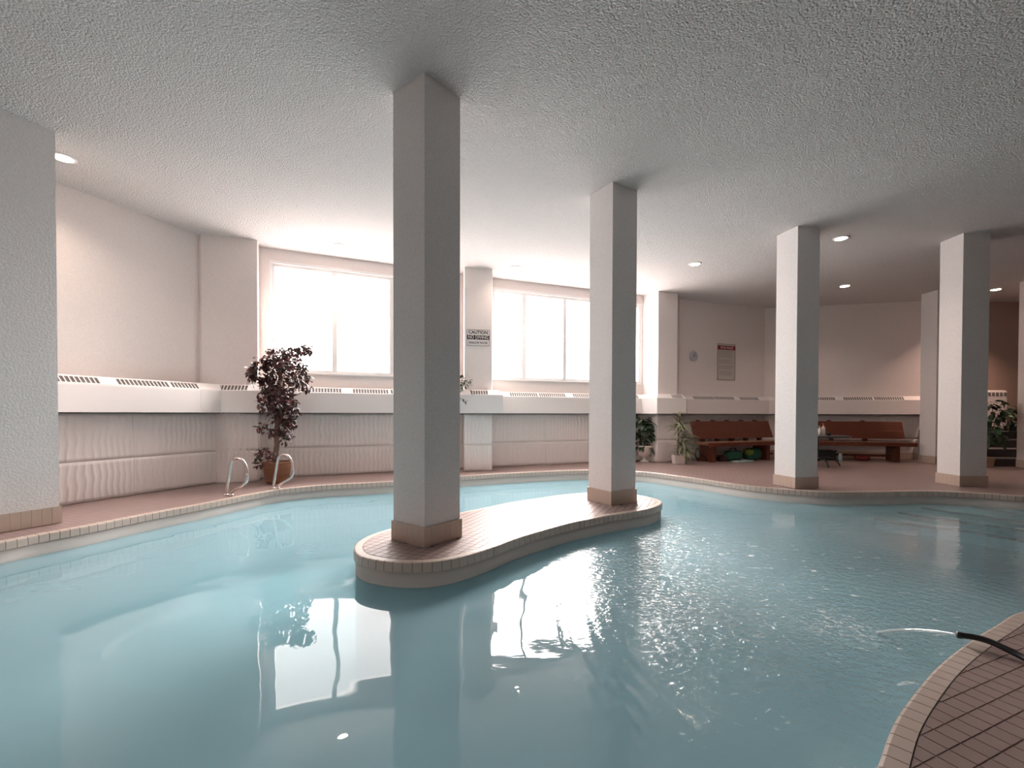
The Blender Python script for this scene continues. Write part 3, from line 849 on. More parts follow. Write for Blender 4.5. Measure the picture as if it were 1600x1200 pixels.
# ------------------------------------------------------------------ downlights
dl = [((99,246),'recessed ceiling light by the broad left column'), ((531,384),'recessed ceiling light over the fig tree window'),
      ((805,418),'recessed ceiling light before the right hand window'), ((1086,412),'recessed ceiling light over the clock wall'),
      ((1314,372),'recessed ceiling light just right of the third column, the nearer'), ((1320,446.5),'recessed ceiling light above the right bench, the farther'),
      ((1556,452),'recessed ceiling light over the stairs')]
def downlight(p, label, power, col=(1.0, 0.80, 0.66)):
    root = tag(empty('ceiling_light', (p.x, p.y, H)), label, 'light', 'recessed ceiling lights')
    mb = MB(); mb.lathe([(0.082,-0.001),(0.088,-0.012),(0.115,-0.010),(0.12,0.0)], (p.x,p.y,H), 24); o = mb.build('trim_ring', M['white'], root, smooth=True)
    mb = MB(); mb.lathe([(0.083,-0.0145),(0.083,-0.013)], (p.x,p.y,H), 24); mb.build('lens', M['lamp'], root)
    ld = bpy.data.lights.new('downlight', 'AREA'); ld.shape = 'DISK'; ld.size = 0.16; ld.energy = power; ld.color = col
    ld.spread = math.radians(130 if power < 20 else 105)
    lo = bpy.data.objects.new('bulb', ld); COL.objects.link(lo); lo.parent = root; lo.location = (0, 0, -0.02)
for (px, lb) in dl:
    downlight(at(px[0], px[1], H), lb, LAMP_POWER*(2.0 if px[0] > 1500 else 0.8), (1.0, 0.66, 0.52) if px[0] > 1500 else (1.0, 0.80, 0.66))

# ------------------------------------------------------------------ signs and clock
def text_mesh(body, size, mat, parent, pos, ux, nz, name='lettering', bold=0.0, sx=1.0):
    cu = bpy.data.curves.new(name, 'FONT'); cu.body = body; cu.size = size; cu.align_x = 'CENTER'; cu.align_y = 'CENTER'; cu.offset = bold; cu.extrude = 0.0005
    t = bpy.data.objects.new('tmp', cu); COL.objects.link(t)
    dg = bpy.context.evaluated_depsgraph_get(); me = bpy.data.meshes.new_from_object(t.evaluated_get(dg))
    bpy.data.objects.remove(t, do_unlink=True)
    me.materials.clear(); me.materials.append(M[mat]); me.name = name
    o = bpy.data.objects.new(name, me); COL.objects.link(o); o.parent = parent
    R = Matrix(((ux.x*sx, 0, nz.x), (ux.y*sx, 0, nz.y), (0, 1, nz.z))).to_4x4()
    o.matrix_local = Matrix.Translation(Vector(pos) - parent.location) @ R
    return o
u, n, L = fr(P2a, P2b)
def pix_on(a, b, px, py, off=0.0):
    """point of wall line a-b (plus off) that the photograph shows at px, py"""
    u, n, L = fr(a, b); a = a + n*off
    d1, d2 = atY(px, py, 1.0), Vector((0, 0, HC))
    dx, dy = d1.x, d1.y
    # a + u s = (dx, dy) t
    det = u.x*(-dy) - u.y*(-dx)
    t = (u.x*(-a.y) - u.y*(-a.x))/det
    return Vector((dx*t, dy*t, HC + (d1.z-HC)*t))
q0 = pix_on(P2a, P2b, 729.3, 527.5, 0.012); q1 = pix_on(P2a, P2b, 764.8, 528, 0.012)
ctr = (q0+q1)/2; W = (q1-q0).length; Hs = W*0.70
sg = tag(empty('caution_sign', ctr), 'small black and white caution sign reading no diving on the pilaster', 'sign')
mb = MB(); mb.frame_box(ctr, u, n, -W/2, W/2, -0.012, 0, ctr.z-Hs/2, ctr.z+Hs/2); mb.build('board', M['signw'], sg)
mb = MB(); t = 0.007
mb.frame_box(ctr, u, n, -W/2, W/2, 0, 0.001, ctr.z-Hs/2, ctr.z-Hs/2+t); mb.frame_box(ctr, u, n, -W/2, W/2, 0, 0.001, ctr.z+Hs/2-t, ctr.z+Hs/2)
mb.frame_box(ctr, u, n, -W/2, -W/2+t, 0, 0.001, ctr.z-Hs/2, ctr.z+Hs/2); mb.frame_box(ctr, u, n, W/2-t, W/2, 0, 0.001, ctr.z-Hs/2, ctr.z+Hs/2)
mb.build('border', M['signb'], sg)
mb = MB(); mb.frame_box(ctr, u, n, -W/2, W/2, 0, 0.0014, ctr.z-0.035, ctr.z+0.048); mb.build('black_band', M['signb'], sg)
text_mesh('CAUTION', 0.085, 'signb', sg, ctr+n*0.002+Vector((0,0,Hs/2-0.055)), u, n, bold=0.0022)
text_mesh('NO DIVING', 0.083, 'signp', sg, ctr+n*0.0025+Vector((0,0,0.006)), u, n, bold=0.0015, sx=0.95)
text_mesh('SHALLOW WATER', 0.056, 'signb', sg, ctr+n*0.002+Vector((0,0,-Hs/2+0.058)), u, n, bold=0.0012, sx=0.80)
# rules board
u, n, L = fr(BAa, BAb)
q0 = pix_on(BAa, BAb, 1121, 565, 0.012); q1 = pix_on(BAa, BAb, 1148.5, 566, 0.012)
zt = pix_on(BAa, BAb, 1135, 537.5, 0.012).z; zb = pix_on(BAa, BAb, 1135, 594, 0.012).z
ctr = (q0+q1)/2; ctr.z = (zt+zb)/2; W = (q1-q0).length; Hs = zt-zb
rb = tag(empty('rules_board', ctr), 'tall cream rules board with a dark red heading band', 'sign')
mb = MB(); mb.frame_box(ctr, u, n, -W/2, W/2, -0.012, 0, zb, zt); mb.build('board', M['signc'], rb)
mb = MB(); t = 0.012
for (a0, a1, b0, b1) in ((-W/2, W/2, zb, zb+t), (-W/2, W/2, zt-t, zt), (-W/2, -W/2+t, zb, zt), (W/2-t, W/2, zb, zt)):
    mb.frame_box(ctr, u, n, a0, a1, 0, 0.006, b0, b1)
mb.build('border', M['signg'], rb)
mb = MB(); mb.frame_box(ctr, u, n, -W/2, W/2, 0, 0.008, zt-0.155, zt-0.05); mb.build('heading_band', M['signr'], rb)
text_mesh('POOL RULES', 0.075, 'signp', rb, Vector((ctr.x, ctr.y, zt-0.103))+n*0.009, u, n, bold=0.001)
mb = MB(); r2 = random.Random(3)
for row in range(17):
    z = zt-0.20-row*0.038; s = -W/2+0.045
    if row in (5, 9, 13): continue
    end = W/2-0.05-r2.random()*0.1
    while s < end:
        l = 0.02+r2.random()*0.045; mb.frame_box(ctr, u, n, s, min(s+l, end), 0, 0.001, z, z+0.010); s += l+0.012
tag(mb.build('small_print', M['signg'], rb), kind='stuff')
# clock
c = pix_on(BAa, BAb, 1083.5, 556.5, 0.012)
ck = tag(empty('wall_clock', c), 'round pale wall clock left of the rules board', 'clock')
def disc(r, d0, d1, name, mat, parent, c):
    mb = MB(); vs_ = []
    for d in (d0, d1):
        for k in range(28):
            a = 2*PI*k/28; p = c + u*(r*math.cos(a)) + n*d + Vector((0, 0, r*math.sin(a))); vs_.append(p)
    mb.add(vs_, [tuple(range(27, -1, -1)), tuple(range(28, 56))] + [(k, (k+1) % 28, 28+(k+1) % 28, 28+k) for k in range(28)])
    return mb.build(name, M[mat], parent)
disc(0.125, -0.012, 0.015, 'rim', 'clockrim', ck, c); disc(0.112, 0.0, 0.017, 'face', 'clock', ck, c)
for ang, l, w in ((65, 0.085, 0.004), (20, 0.055, 0.005)):
    a = math.radians(ang); mb = MB(); d = u*math.cos(a)+Vector((0, 0, math.sin(a)))
    mb.tube([c+n*0.02-d*0.015, c+n*0.02+d*l], w, 5); mb.build('hand', M['signb'], ck)

# ------------------------------------------------------------------ handrails
def handrail(px, py, label):
    p0 = at(px, py); i = min(range(len(pool)), key=lambda k: (pool[k]-p0).length)
    d = Vector((0.985, -0.17, 0)); root = tag(empty('handrail', p0), label, 'handrail', 'steel pool handrails')
    prof = [(0.0,0.0),(0.03,0.16),(0.065,0.34),(0.085,0.44),(0.115,0.495),(0.17,0.515),(0.235,0.505),(0.285,0.465),(0.325,0.39),(0.345,0.30),(0.335,0.22),(0.295,0.165),(0.22,0.12),(0.15,0.085),(0.10,0.045),(0.085,0.0)]
    P = [Vector(q) for q in [(a, b, 0) for a, b in prof]]
    sm = []
    for k in range(len(P)-1):
        q0, q1, q2, q3 = P[max(k-1, 0)], P[k], P[k+1], P[min(k+2, len(P)-1)]
        for j in range(4):
            t = j/4; sm.append(0.5*((2*q1)+(q2-q0)*t+(2*q0-5*q1+4*q2-q3)*t*t+(3*q1-q0-3*q2+q3)*t**3))
    sm.append(P[-1])
    mb = MB(); mb.tube([p0 + d*q.x + Vector((0, 0, q.y)) for q in sm], 0.0205, 12); mb.build('rail', M['steel'], root, smooth=True)
    for s in (0.0, 0.085):
        c = p0 + d*s; mb = MB(); mb.lathe([(0.036,0.0),(0.036,0.008),(0.026,0.016),(0.021,0.02)], c, 16); mb.build('flange', M['steel'], root, smooth=True)
handrail(353, 773.5, 'steel pool handrail, the left one')
handrail(426.5, 763, 'steel pool handrail in front of the wicker pot')

# ------------------------------------------------------------------ plants
def leaf_shape(L, W, droop=0.25, n=4, fold=0.2):
    """leaf along +x, tip at L; returns verts, faces"""
    vs_, fs = [(0, 0, 0)], []
    for i in range(1, n):
        t = i/n; w = W/2*math.sin(PI*t**0.8); x = L*t; z = -droop*L*t*t
        vs_ += [(x, -w, z+w*fold), (x, 0, z), (x, w, z+w*fold)]
    vs_.append((L, 0, -droop*L))
    fs += [(0, 1, 2), (0, 2, 3)]
    for i in range(n-2):
        a = 1+3*i; fs += [(a, a+3, a+4, a+1), (a+1, a+4, a+5, a+2)]
    a = 1+3*(n-2); e = len(vs_)-1; fs += [(a, e, a+1), (a+1, e, a+2)]
    return [Vector(v) for v in vs_], fs
def leaf_matrix(pos, az, el, roll):
    return Matrix.Translation(pos) @ Matrix.Rotation(az, 4, 'Z') @ Matrix.Rotation(-el, 4, 'Y') @ Matrix.Rotation(roll, 4, 'X')
def fig_tree():
    Y0 = 7.45; base = at(433, 753.5)
    root = tag(empty('potted_fig_tree', base), 'tall burgundy leaved fig tree in a brown wicker pot', 'plant')
    pw = MB(); hp = 0.345
    pw.lathe([(0.155,0),(0.165,0.02),(0.20,0.22),(0.225,hp-0.03),(0.238,hp-0.015),(0.238,hp),(0.215,hp),(0.212,hp-0.04)], base, 28)
    pot_ = pw.build('pot', M['basket'], root, smooth=True)
    for k in range(9):                                     # woven rings
        z = 0.03+k*0.034; r = 0.166+0.062*(z/hp); w = MB()
        w.tube([base+Vector((r*math.cos(a*PI/10), r*math.sin(a*PI/10), z+0.004*(-1)**a)) for a in range(20)], 0.009, 5, closed=True)
        w.build('wicker_band', M['basket'], pot_, smooth=True)
    s = MB(); s.lathe([(0.21, hp-0.05), (0.21, hp-0.035)], base, 20); s.build('soil', M['soil'], pot_)
    P = lambda x, y, dy=0.0: atY(x, y, base.y+dy)
    tr = MB()
    for ph in (0, 2.1, 4.2):
        pts_ = []
        for k in range(24):
            t = k/23; c = P(431+8*t, 722-150*t); c.y = base.y
            pts_.append(c + Vector((math.cos(ph+t*15), math.sin(ph+t*15), 0))*0.022)
        tr.tube(pts_, [0.027-0.010*k/23 for k in range(24)], 7)
    tr.build('trunk', M['bark'], root, smooth=True)
    # clumps: pixel centre, radii in px, count
    cl = [(445,556,22,14,130,0.05),(470,548,18,8,50,-0.1),(408,578,19,22,150,0.1),(430,565,18,22,100,-0.05),(455,575,22,20,170,-0.12),(471,595,16,22,90,0.05),
          (425,600,22,22,110,0.15),(440,625,22,20,190,-0.1),(448,645,18,22,150,0.05),(415,625,12,20,50,0.1),(438,610,22,24,160,0.2),(447,663,14,12,60,0.0),(428,645,12,16,40,-.05),
          (412,668,10,7,18,0.0),(424,676,9,9,22,0.1),(446,680,9,14,36,-0.05),(418,708,16,10,48,-0.1),(404,722,6,10,16,-0.1),(478,543,9,4,12,0.),(393,588,6,14,24,0.0)]
    mb = MB(); br = MB(); r = random.Random(11)
    for (cx, cy, rx, ry, cnt, dy) in cl:
        c = P(cx, cy, dy)
        ty = min(718, max(cy+22, 575)); t0 = P(431+8*(722-ty)/150, ty)
        pts_ = [t0, t0.lerp(c, 0.5)+Vector((0, 0, 0.04)), c]
        br.tube(pts_, [0.012, 0.008, 0.004], 5)
        for _ in range(int(cnt*1.3)):
            while True:
                a, b, d = (r.uniform(-1, 1) for _ in range(3))
                if a*a+b*b+d*d < 1: break
            p = c + Vector((a*rx*7.5/713, d*rx*1.0*7.5/713, b*ry*7.5/713))
            lim = 7.20+r.uniform(-.08, .0) if p.x < -3.94 else 7.85
            if p.y > lim: f_ = lim/p.y; p = Vector((p.x*f_, lim, HC+(p.z-HC)*f_))
            L = r.uniform(0.065, 0.105); vs_, fs = leaf_shape(L, L*0.52, r.uniform(0.0, 0.4), 4)
            m = leaf_matrix(p, r.uniform(0, 2*PI), r.uniform(-1.3, 0.35), r.uniform(-0.8, 0.8))
            mb.add([m @ v for v in vs_], fs, r.choice([0, 0, 0, 1, 2, 2]))
    br.build('branches', M['bark'], root, smooth=True)['kind'] = 'stuff'
    mb.build('foliage', [M['leaf_b'], M['leaf_r'], M['leaf_d']], root)['kind'] = 'stuff'
fig_tree()
def shared_leaf(name, L, W, droop, mat, n=5, fold=0.2):
    vs_, fs = leaf_shape(L, W, droop, n, fold); me = bpy.data.meshes.new(name)
    me.from_pydata([tuple(v) for v in vs_], [], fs); me.materials.append(M[mat]); me.update()
    for p in me.polygons: p.use_smooth = True
    return me
def scatter_leaves(root, meshes, clumps, n, base_y, r, el=(-0.9, 0.6), S=1.0):
    for _ in range(n):
        cx, cy, rx, ry = r.choice(clumps); c = atY(cx, cy, base_y)
        sc = base_y/713
        a, b, d = r.gauss(0, .5), r.gauss(0, .5), r.gauss(0, .5)
        p = c + Vector((a*rx*sc, d*rx*sc, b*ry*sc))
        az = math.atan2(d, a)+r.uniform(-0.6, 0.6)
        if math.sin(az) > 0.2: az = -az
        p.y = min(p.y, base_y+0.10)
        inst('leaf', r.choice(meshes), root, None, mat=leaf_matrix(p-root.location, az, r.uniform(*el), r.uniform(-.5, .5)))
# urn plant
ub = at(1007, 721.5); ub.z = 0
ur = tag(empty('potted_plant', ub), 'dark green broad leaved plant in a white footed urn', 'plant')
mb = MB(); mb.lathe([(0.105,0),(0.11,0.015),(0.05,0.05),(0.035,0.08),(0.045,0.105),(0.12,0.14),(0.15,0.20),(0.165,0.30),(0.185,0.375),(0.185,0.39),(0.16,0.39),(0.15,0.36)], ub, 24); urn_ = mb.build('urn', M['pot'], ur, smooth=True)
mb = MB(); mb.lathe([(0.15,0.34),(0.15,0.36)], ub, 18); mb.build('soil', M['soil'], urn_)
r = random.Random(5)
lm = [shared_leaf('leaf', 0.20, 0.13, 0.35, 'leaf_g'), shared_leaf('leaf', 0.24, 0.15, 0.5, 'leaf_g'), shared_leaf('leaf', 0.16, 0.11, 0.2, 'leaf_g')]
mb = MB()
for k in range(7):
    e = ub + Vector((r.uniform(-.14, .14), r.uniform(-.1, .1), r.uniform(0.65, 1.0))); mb.tube([ub+Vector((0,0,.35)), (ub+e)/2+Vector((0,0,.25)), e], [0.009, 0.007, 0.004], 5)
mb.build('stems', M['leaf_m'], ur)['kind'] = 'stuff'
scatter_leaves(ur, lm, [(1004,662,12,9),(1010,668,12,10),(1000,676,10,10),(1013,682,10,9),(1004,692,12,9),(1000,655,10,6),(1006,698,6,5)], 85, ub.y, r, el=(-0.8, 0.4))
# dracaena in a square white pot
db = at(1060, 724.5); db.z = 0
dr_ = tag(empty('potted_plant', db), 'pale green strap leaved plant in a square white pot', 'plant')
mb = MB()
def sqpot(mb, c, w0, w1, h):
    vs_ = []
    for w, z in ((w0, 0), (w1, h), (w1-0.02, h), (w1-0.025, h-0.05)):
        for a, b in ((-1,-1),(1,-1),(1,1),(-1,1)): vs_.append((c.x+a*w, c.y+b*w, c.z+z))
    fs = [(3,2,1,0)] + [(i*4+k, i*4+(k+1) % 4, i*4+4+(k+1) % 4, i*4+4+k) for i in range(3) for k in range(4)]
    mb.add(vs_, fs)
sqpot(mb, db, 0.108, 0.125, 0.20); pot_ = mb.build('pot', M['pot'], dr_)
mb = MB(); mb.box((db.x-.105, db.y-.105, .14), (db.x+.105, db.y+.105, .165)); mb.build('soil', M['soil'], pot_)
mb = MB(); mb.tube([db+Vector((0,0,.16)), db+Vector((-.01,0,.5)), db+Vector((.02,0,1.1))], [0.022, 0.018, 0.012], 7); mb.build('stem', M['bark'], dr_, smooth=True)
sl = [shared_leaf('leaf', 0.40, 0.055, 0.75, 'leaf_v', 7, 0.5), shared_leaf('leaf', 0.32, 0.05, 0.55, 'leaf_v', 7, 0.5), shared_leaf('leaf', 0.36, 0.055, 1.0, 'leaf_v', 7, 0.5)]
r = random.Random(9)
for k in range(105):
    z = r.choice([0.25, 0.35, 0.45, 0.55, 0.62, 0.72, 0.8, 0.86, 0.92, 1.1, 1.16])+r.uniform(-.05, .05)
    s = 0.55 if z > 1.0 else 0.82
    p = Vector((r.uniform(-.03, .03)+(0.09 if z < .75 else 0), r.uniform(-.03, .03), z))
    az = r.uniform(0, 2*PI)
    if math.sin(az) > 0.25: az = -az
    m = leaf_matrix(p, az, r.uniform(0.1, 1.1), r.uniform(-.3, .3)) @ Matrix.Scale(s, 4)
    inst('leaf', r.choice(sl), dr_, None, mat=m)
# small trailing plant on the pilaster cover
sp_ = mitre(5, D*0.55); sp_ = sp_.lerp(mitre(6, D*0.55), 0.02); sp_.z = ZT-0.06
hpnt = tag(empty('potted_plant', sp_), 'small dark trailing plant on the convector cover beside the near column', 'plant')
mb = MB(); mb.lathe([(0.05,0.0),(0.07,0.10),(0.075,0.11),(0.06,0.11)], sp_, 16); mb.build('pot', M['pot'], hpnt, smooth=True)
lm2 = [shared_leaf('leaf', 0.10, 0.042, 0.4, 'leaf_g'), shared_leaf('leaf', 0.08, 0.035, 0.2, 'leaf_g')]
r = random.Random(21)
for k in range(75):
    a = r.uniform(0, 2*PI); q = r.uniform(0.02, 0.22)
    p = Vector((q*math.cos(a)+.02, q*math.sin(a)*0.7, 0.14+r.uniform(-.05, .22)-q*0.35+(-0.22 if (q > .12 and r.random() < .25) else 0)))
    inst('leaf', r.choice(lm2), hpnt, None, mat=leaf_matrix(p, a, r.uniform(-1.0, .8), r.uniform(-.5, .5)))
mb = MB()
for k in range(8):
    a = k*0.8; mb.tube([sp_+Vector((0,0,.1)), sp_+Vector((.06*math.cos(a), .05*math.sin(a), .24)), sp_+Vector((.16*math.cos(a), .1*math.sin(a), .2))], 0.003, 4)
mb.build('stems', M['leaf_m'], hpnt)['kind'] = 'stuff'

# ------------------------------------------------------------------ benches
def bench(a, b, dist, s0, s1, label, cover_battens, legs, endcap=None):
    """long bench parallel to wall a-b, its back dist off the wall"""
    u, n, L = fr(a, b); O = a + u*s0 + n*dist; Lb = s1-s0
    root = tag(empty('bench', O), label, 'bench', 'long wooden benches along the back walls')
    # back boards lean towards the wall
    def leanboard(z0, z1, t, d0, d1):
        mb = MB(); q = []
        for s in (0.0, Lb):
            for (d, z) in ((d0, z0), (d0-t, z0), (d1-t, z1), (d1, z1)):
                p = O + u*s + n*d; q.append((p.x, p.y, z))
        mb.add(q, [(0,1,2,3),(7,6,5,4),(0,4,5,1),(1,5,6,2),(2,6,7,3),(3,7,4,0)]); return mb
    leanboard(0.535, 0.735, 0.03, 0.16, 0.085).build('back_board', M['wood'], root, bevel=0.004)
    leanboard(0.7355, 0.965, 0.03, 0.083, 0.0).build('back_board', M['wood'], root, bevel=0.004)
    mb = MB(); mb.frame_box(O, u, n, 0.0, Lb, 0.12, 0.36, 0.405, 0.465); mb.build('seat_board', M['wood_l'], root, bevel=0.006)
    mb = MB(); mb.frame_box(O, u, n, 0.0, Lb, 0.365, 0.60, 0.405, 0.465); mb.build('seat_board', M['wood_l'], root, bevel=0.006)
    mb = MB(); mb.frame_box(O, u, n, -0.02, Lb+0.02, 0.602, 0.635, 0.375, 0.468); mb.build('front_rail', M['wood'], root, bevel=0.006)
    s = 0.3
    while s < Lb-0.1:
        q = []
        mb = MB()
        for ss in (s-0.035, s+0.035):
            for (d, z) in ((0.10, 0.40), (0.16, 0.40), (0.185, 0.55), (-0.045+0.06, 0.995), (-0.075, 0.995), (-0.03, 0.8)):
                p = O + u*ss + n*(d-0.045); q.append((p.x, p.y, z))
        mb.add(q, [(0,1,2,3,4,5),(11,10,9,8,7,6)] + [(i, (i+1) % 6+0, (i+1) % 6+6, i+6) for i in range(6)])
        mb.build('back_batten', M['wood'], root); s += cover_battens
    for s in legs:
        mb = MB(); mb.frame_box(O, u, n, s-0.05, s+0.05, 0.13, 0.56, 0.0, 0.405); mb.build('leg', M['wood'], root, bevel=0.006)
    mb = MB(); mb.frame_box(O, u, n, 0.15, Lb-0.25, 0.30, 0.36, 0.10, 0.16); mb.build('stretcher', M['wood'], root)
    return root, O, u, n, Lb
ua, na, LA = fr(BAa, BAb); ub_, nb, LB = fr(BAb, BBb)
b1 = bench(BAa, BAb, 0.30, 0.10, 2.68, 'red brown wooden bench under the clock and rules board, right of the potted plants', 0.47, (0.22, 1.95))
b2 = bench(BAb, BBb, 0.30, 0.42, 3.05, 'red brown wooden bench behind the round table, right of the third column', 0.75, (0.35, 2.28))

# under the benches
def on_bench(bn, s, d, z=0.0):
    _, O, u, n, Lb = bn; p = O + u*s + n*d; return Vector((p.x, p.y, z))
p = on_bench(b1, 0.95, 0.40)
bag = tag(empty('bag', p), 'dark green bag under the left bench, nearer its left end', 'bag')
def lump(mb, c, sx, sy, sz, u, seed, seg=14):
    r = random.Random(seed); vv = []; R = 7
    v = Vector((-u.y, u.x, 0))
    for i in range(R+1):
        ph = PI*i/R
        for k in range(seg):
            th = 2*PI*k/seg; j = 1+r.uniform(-.08, .08)
            x = math.copysign(abs(math.cos(th))**0.6, math.cos(th))*math.sin(ph)**0.6*sx*j; y = math.copysign(abs(math.sin(th))**0.6, math.sin(th))*math.sin(ph)**0.6*sy*j
            z = sz*(0.5-0.5*math.copysign(abs(math.cos(ph))**0.8, math.cos(ph)))*(1.0 if i in (0, R) else j)
            vv.append(c + u*x + v*y + Vector((0, 0, z)))
    fs = [(i*seg+k, i*seg+(k+1) % seg, (i+1)*seg+(k+1) % seg, (i+1)*seg+k) for i in range(R) for k in range(seg)]
    mb.add(vv, fs)
mb = MB(); lump(mb, p, 0.26, 0.13, 0.24, ua, 1); mb.build('body', M['green'], bag, smooth=True)
mb = MB(); mb.tube([p+ua*-0.12+Vector((0,0,.22)), p+ua*-0.08+Vector((0,0,.30)), p+ua*0.08+Vector((0,0,.30)), p+ua*0.12+Vector((0,0,.22))], 0.010, 6); mb.build('strap', M['black'], bag)
p = on_bench(b1, 1.55, 0.42)
bag = tag(empty('bag', p), 'bright green and yellow bag under the left bench by the column', 'bag')
mb = MB(); lump(mb, p+Vector((0,0,0.0)), 0.24, 0.13, 0.30, ua, 2); mb.build('body', M['green'], bag, smooth=True)
mb = MB(); lump(mb, p-ua*0.17+na*0.06+Vector((0,0,.12)), 0.09, 0.09, 0.17, ua, 4); mb.build('flap', M['lime'], bag, smooth=True)
p = on_bench(b1, 0.95, 0.70)
hp_ = tag(empty('plastic_hoop', p), 'pale blue plastic hoop lying on the deck before the left bench', 'hoop')
mb = MB(); mb.tube([p+ua*(0.32*math.cos(a*PI/14))+na*(0.11*math.sin(a*PI/14))+Vector((0,0,.016)) for a in range(28)], 0.014, 7, closed=True); mb.build('ring', M['hoop'], hp_, smooth=True)
mb = MB(); mb.tube([p-ua*0.02+na*.11+Vector((0,0,.016)), p-ua*0.02+Vector((0,0,.05)), p-ua*0.02-na*.11+Vector((0,0,.016))], 0.012, 6); mb.build('crossbar', M['hoop'], hp_, smooth=True)
p = on_bench(b1, 0.60, 0.36)
o = MB(); o.frame_box(p, ua, na, -0.10, 0.20, -0.12, 0.10, 0.0, 0.12); o = o.build('storage_box', M['brown'], bevel=0.01); tag(o, 'dark maroon box on the deck under the left bench behind its leg', 'box')
p = on_bench(b2, 0.70, 0.40)
cr = tag(empty('crate', p), 'black plastic crate under the right bench by the column', 'crate')
mb = MB(); 
for (a0, a1, d0, d1, z0, z1) in ((-.28,.28,-.16,.16,0,.015),(-.28,.28,.145,.16,0,.24),(-.28,.28,-.16,-.145,0,.24),(-.28,-.265,-.16,.16,0,.24),(.265,.28,-.16,.16,0,.24)): mb.frame_box(p, ub_, nb, a0, a1, d0, d1, z0, z1)
mb.build('body', M['black'], cr)
mb = MB(); mb.frame_box(p, ub_, nb, -.30, .30, .15, .175, .225, .25); mb.build('rim', M['black'], cr)
p = on_bench(b2, 1.10, 0.50)
jr = tag(empty('jar', p), 'small translucent grey jar under the right bench beside the crate', 'jar')
mb = MB(); mb.lathe([(0.045,0.0),(0.052,0.02),(0.052,0.12),(0.035,0.15),(0.035,0.16)], p, 16); mb.build('body', M['hoop'], jr, smooth=True)
mb = MB(); mb.lathe([(0.04,0.16),(0.04,0.185)], p, 16); mb.build('lid', M['clockrim'], jr)
p = on_bench(b2, 1.62, 0.38)
o = MB(); lump(o, p, 0.16, 0.10, 0.12, ub_, 6); tag(o.build('folded_cloth', M['redcloth'], smooth=True), 'red cloth bundle under the right bench', 'cloth')
p = on_bench(b1, -0.02, 0.30)
o = MB(); o.tube([p + Vector((0.0,0,.01)), p+Vector((-.06,-.0,.10)), p+Vector((-.07,0,.22)), p+Vector((-.03,0,.33))], 0.013, 7)
o.tube([p+Vector((-.03,0,.33)), p+Vector((.03,-.02,.24)), p+Vector((.10,-.03,.15)), p+Vector((.2,-.03,.01))], 0.013, 7)
tag(o.build('cable_loop', M['black'], smooth=True), 'black cable loop hanging at the left end of the left bench', 'cable')

# ------------------------------------------------------------------ round table and what is on it
tb = V2(6.72, 10.05)
t = tag(empty('round_table', tb), 'dark round table on curved feet behind the third column', 'table')
mb = MB(); mb.lathe([(0.60,0.655),(0.615,0.66),(0.62,0.672),(0.61,0.683),(0.0,0.684)][:4]+[(0.05,0.684)], tb, 40); mb.build('tabletop', M['blackmetal'], t, smooth=False)
mb = MB(); mb.lathe([(0.05,0.12),(0.04,0.2),(0.033,0.4),(0.033,0.62),(0.10,0.655)], tb, 16); mb.build('post', M['blackmetal'], t, smooth=True)
for k in range(4):
    a = math.radians(-8+90*k); d = Vector((math.cos(a), math.sin(a), 0))
    mb = MB(); mb.tube([tb+d*0.02+Vector((0,0,.19)), tb+d*0.15+Vector((0,0,.20)), tb+d*0.30+Vector((0,0,.185)), tb+d*0.42+Vector((0,0,.12)), tb+d*0.47+Vector((0,0,.02))], [0.02,0.02,0.018,0.016,0.016], 8)
    mb.build('leg', M['blackmetal'], t, smooth=True)
tz = 0.684
def bottle(p, label, r0, h, mat_cap):
    b = tag(empty('bottle', p), label, 'bottle')
    mb = MB(); mb.lathe([(r0*.95,0),(r0,0.01),(r0,h*0.6),(r0*.55,h*.72),(r0*.35,h*.75)], p, 16); mb.build('body', M['bottle'], b, smooth=True)
    mb = MB(); mb.lathe([(r0*.4,h*.74),(r0*.4,h*.86),(r0*.2,h*.88),(r0*.2,h)], p, 12)
    mb.tube([p+Vector((0,0,h*.97)), p+Vector((-r0*.9,0,h*.97))], r0*.16, 6); mb.build('pump_cap', M[mat_cap], b)
bottle(atY(1286, 676, 10.0)*1.0 if False else Vector((6.82, 10.0, tz)), 'pump bottle with a coral cap on the round table', 0.042, 0.27, 'pink')
bottle(Vector((6.725, 9.98, tz)), 'shorter white pump bottle beside the column edge on the table', 0.036, 0.21, 'bottle')
p = Vector((6.93, 9.98, tz)); o = MB(); o.lathe([(0.035,0),(0.04,0.07),(0.034,0.07),(0.03,0.02)], p, 14)
tag(o.build('cup', M['black'], smooth=True), 'small black cup on the round table right of the bottles', 'cup')

# ------------------------------------------------------------------ stairs, cabinet and plants at the right
st = struct(empty('stairs', (12.4, 10.1, 0)), 'dark stairs rising behind the columns at the right')
for k in range(4):
    y = 10.1+k*0.27; z = 0.19*(k+1)
    mb = MB(); mb.box((10.36, y, 0), (14.9, 11.7 if k == 3 else y+0.27, z)); stp = mb.build('step', M['carpet'], st)
    mb = MB(); mb.box((10.36, y-0.012, z-0.028), (14.9, y+0.03, z+0.004)); tag(mb.build('nosing', M['nose_g'], stp, bevel=0.004), 'grey metal nosing')
cb = tag(empty('heater_cabinet', (12.1, 11.5, 0.76)), 'cream heater cabinet with slots on the stair landing', 'heater')
mb = MB(); mb.box((11.6, 11.40, 0.76), (12.38, 11.695, 1.76)); mb.build('body', M['white'], cb, bevel=0.05)
for k in range(7):
    mb = MB(); mb.box((11.68+k*0.098, 11.392, 1.62), (11.68+k*0.098+0.062, 11.402, 1.70)); mb.build('slot', M['slot'], cb)
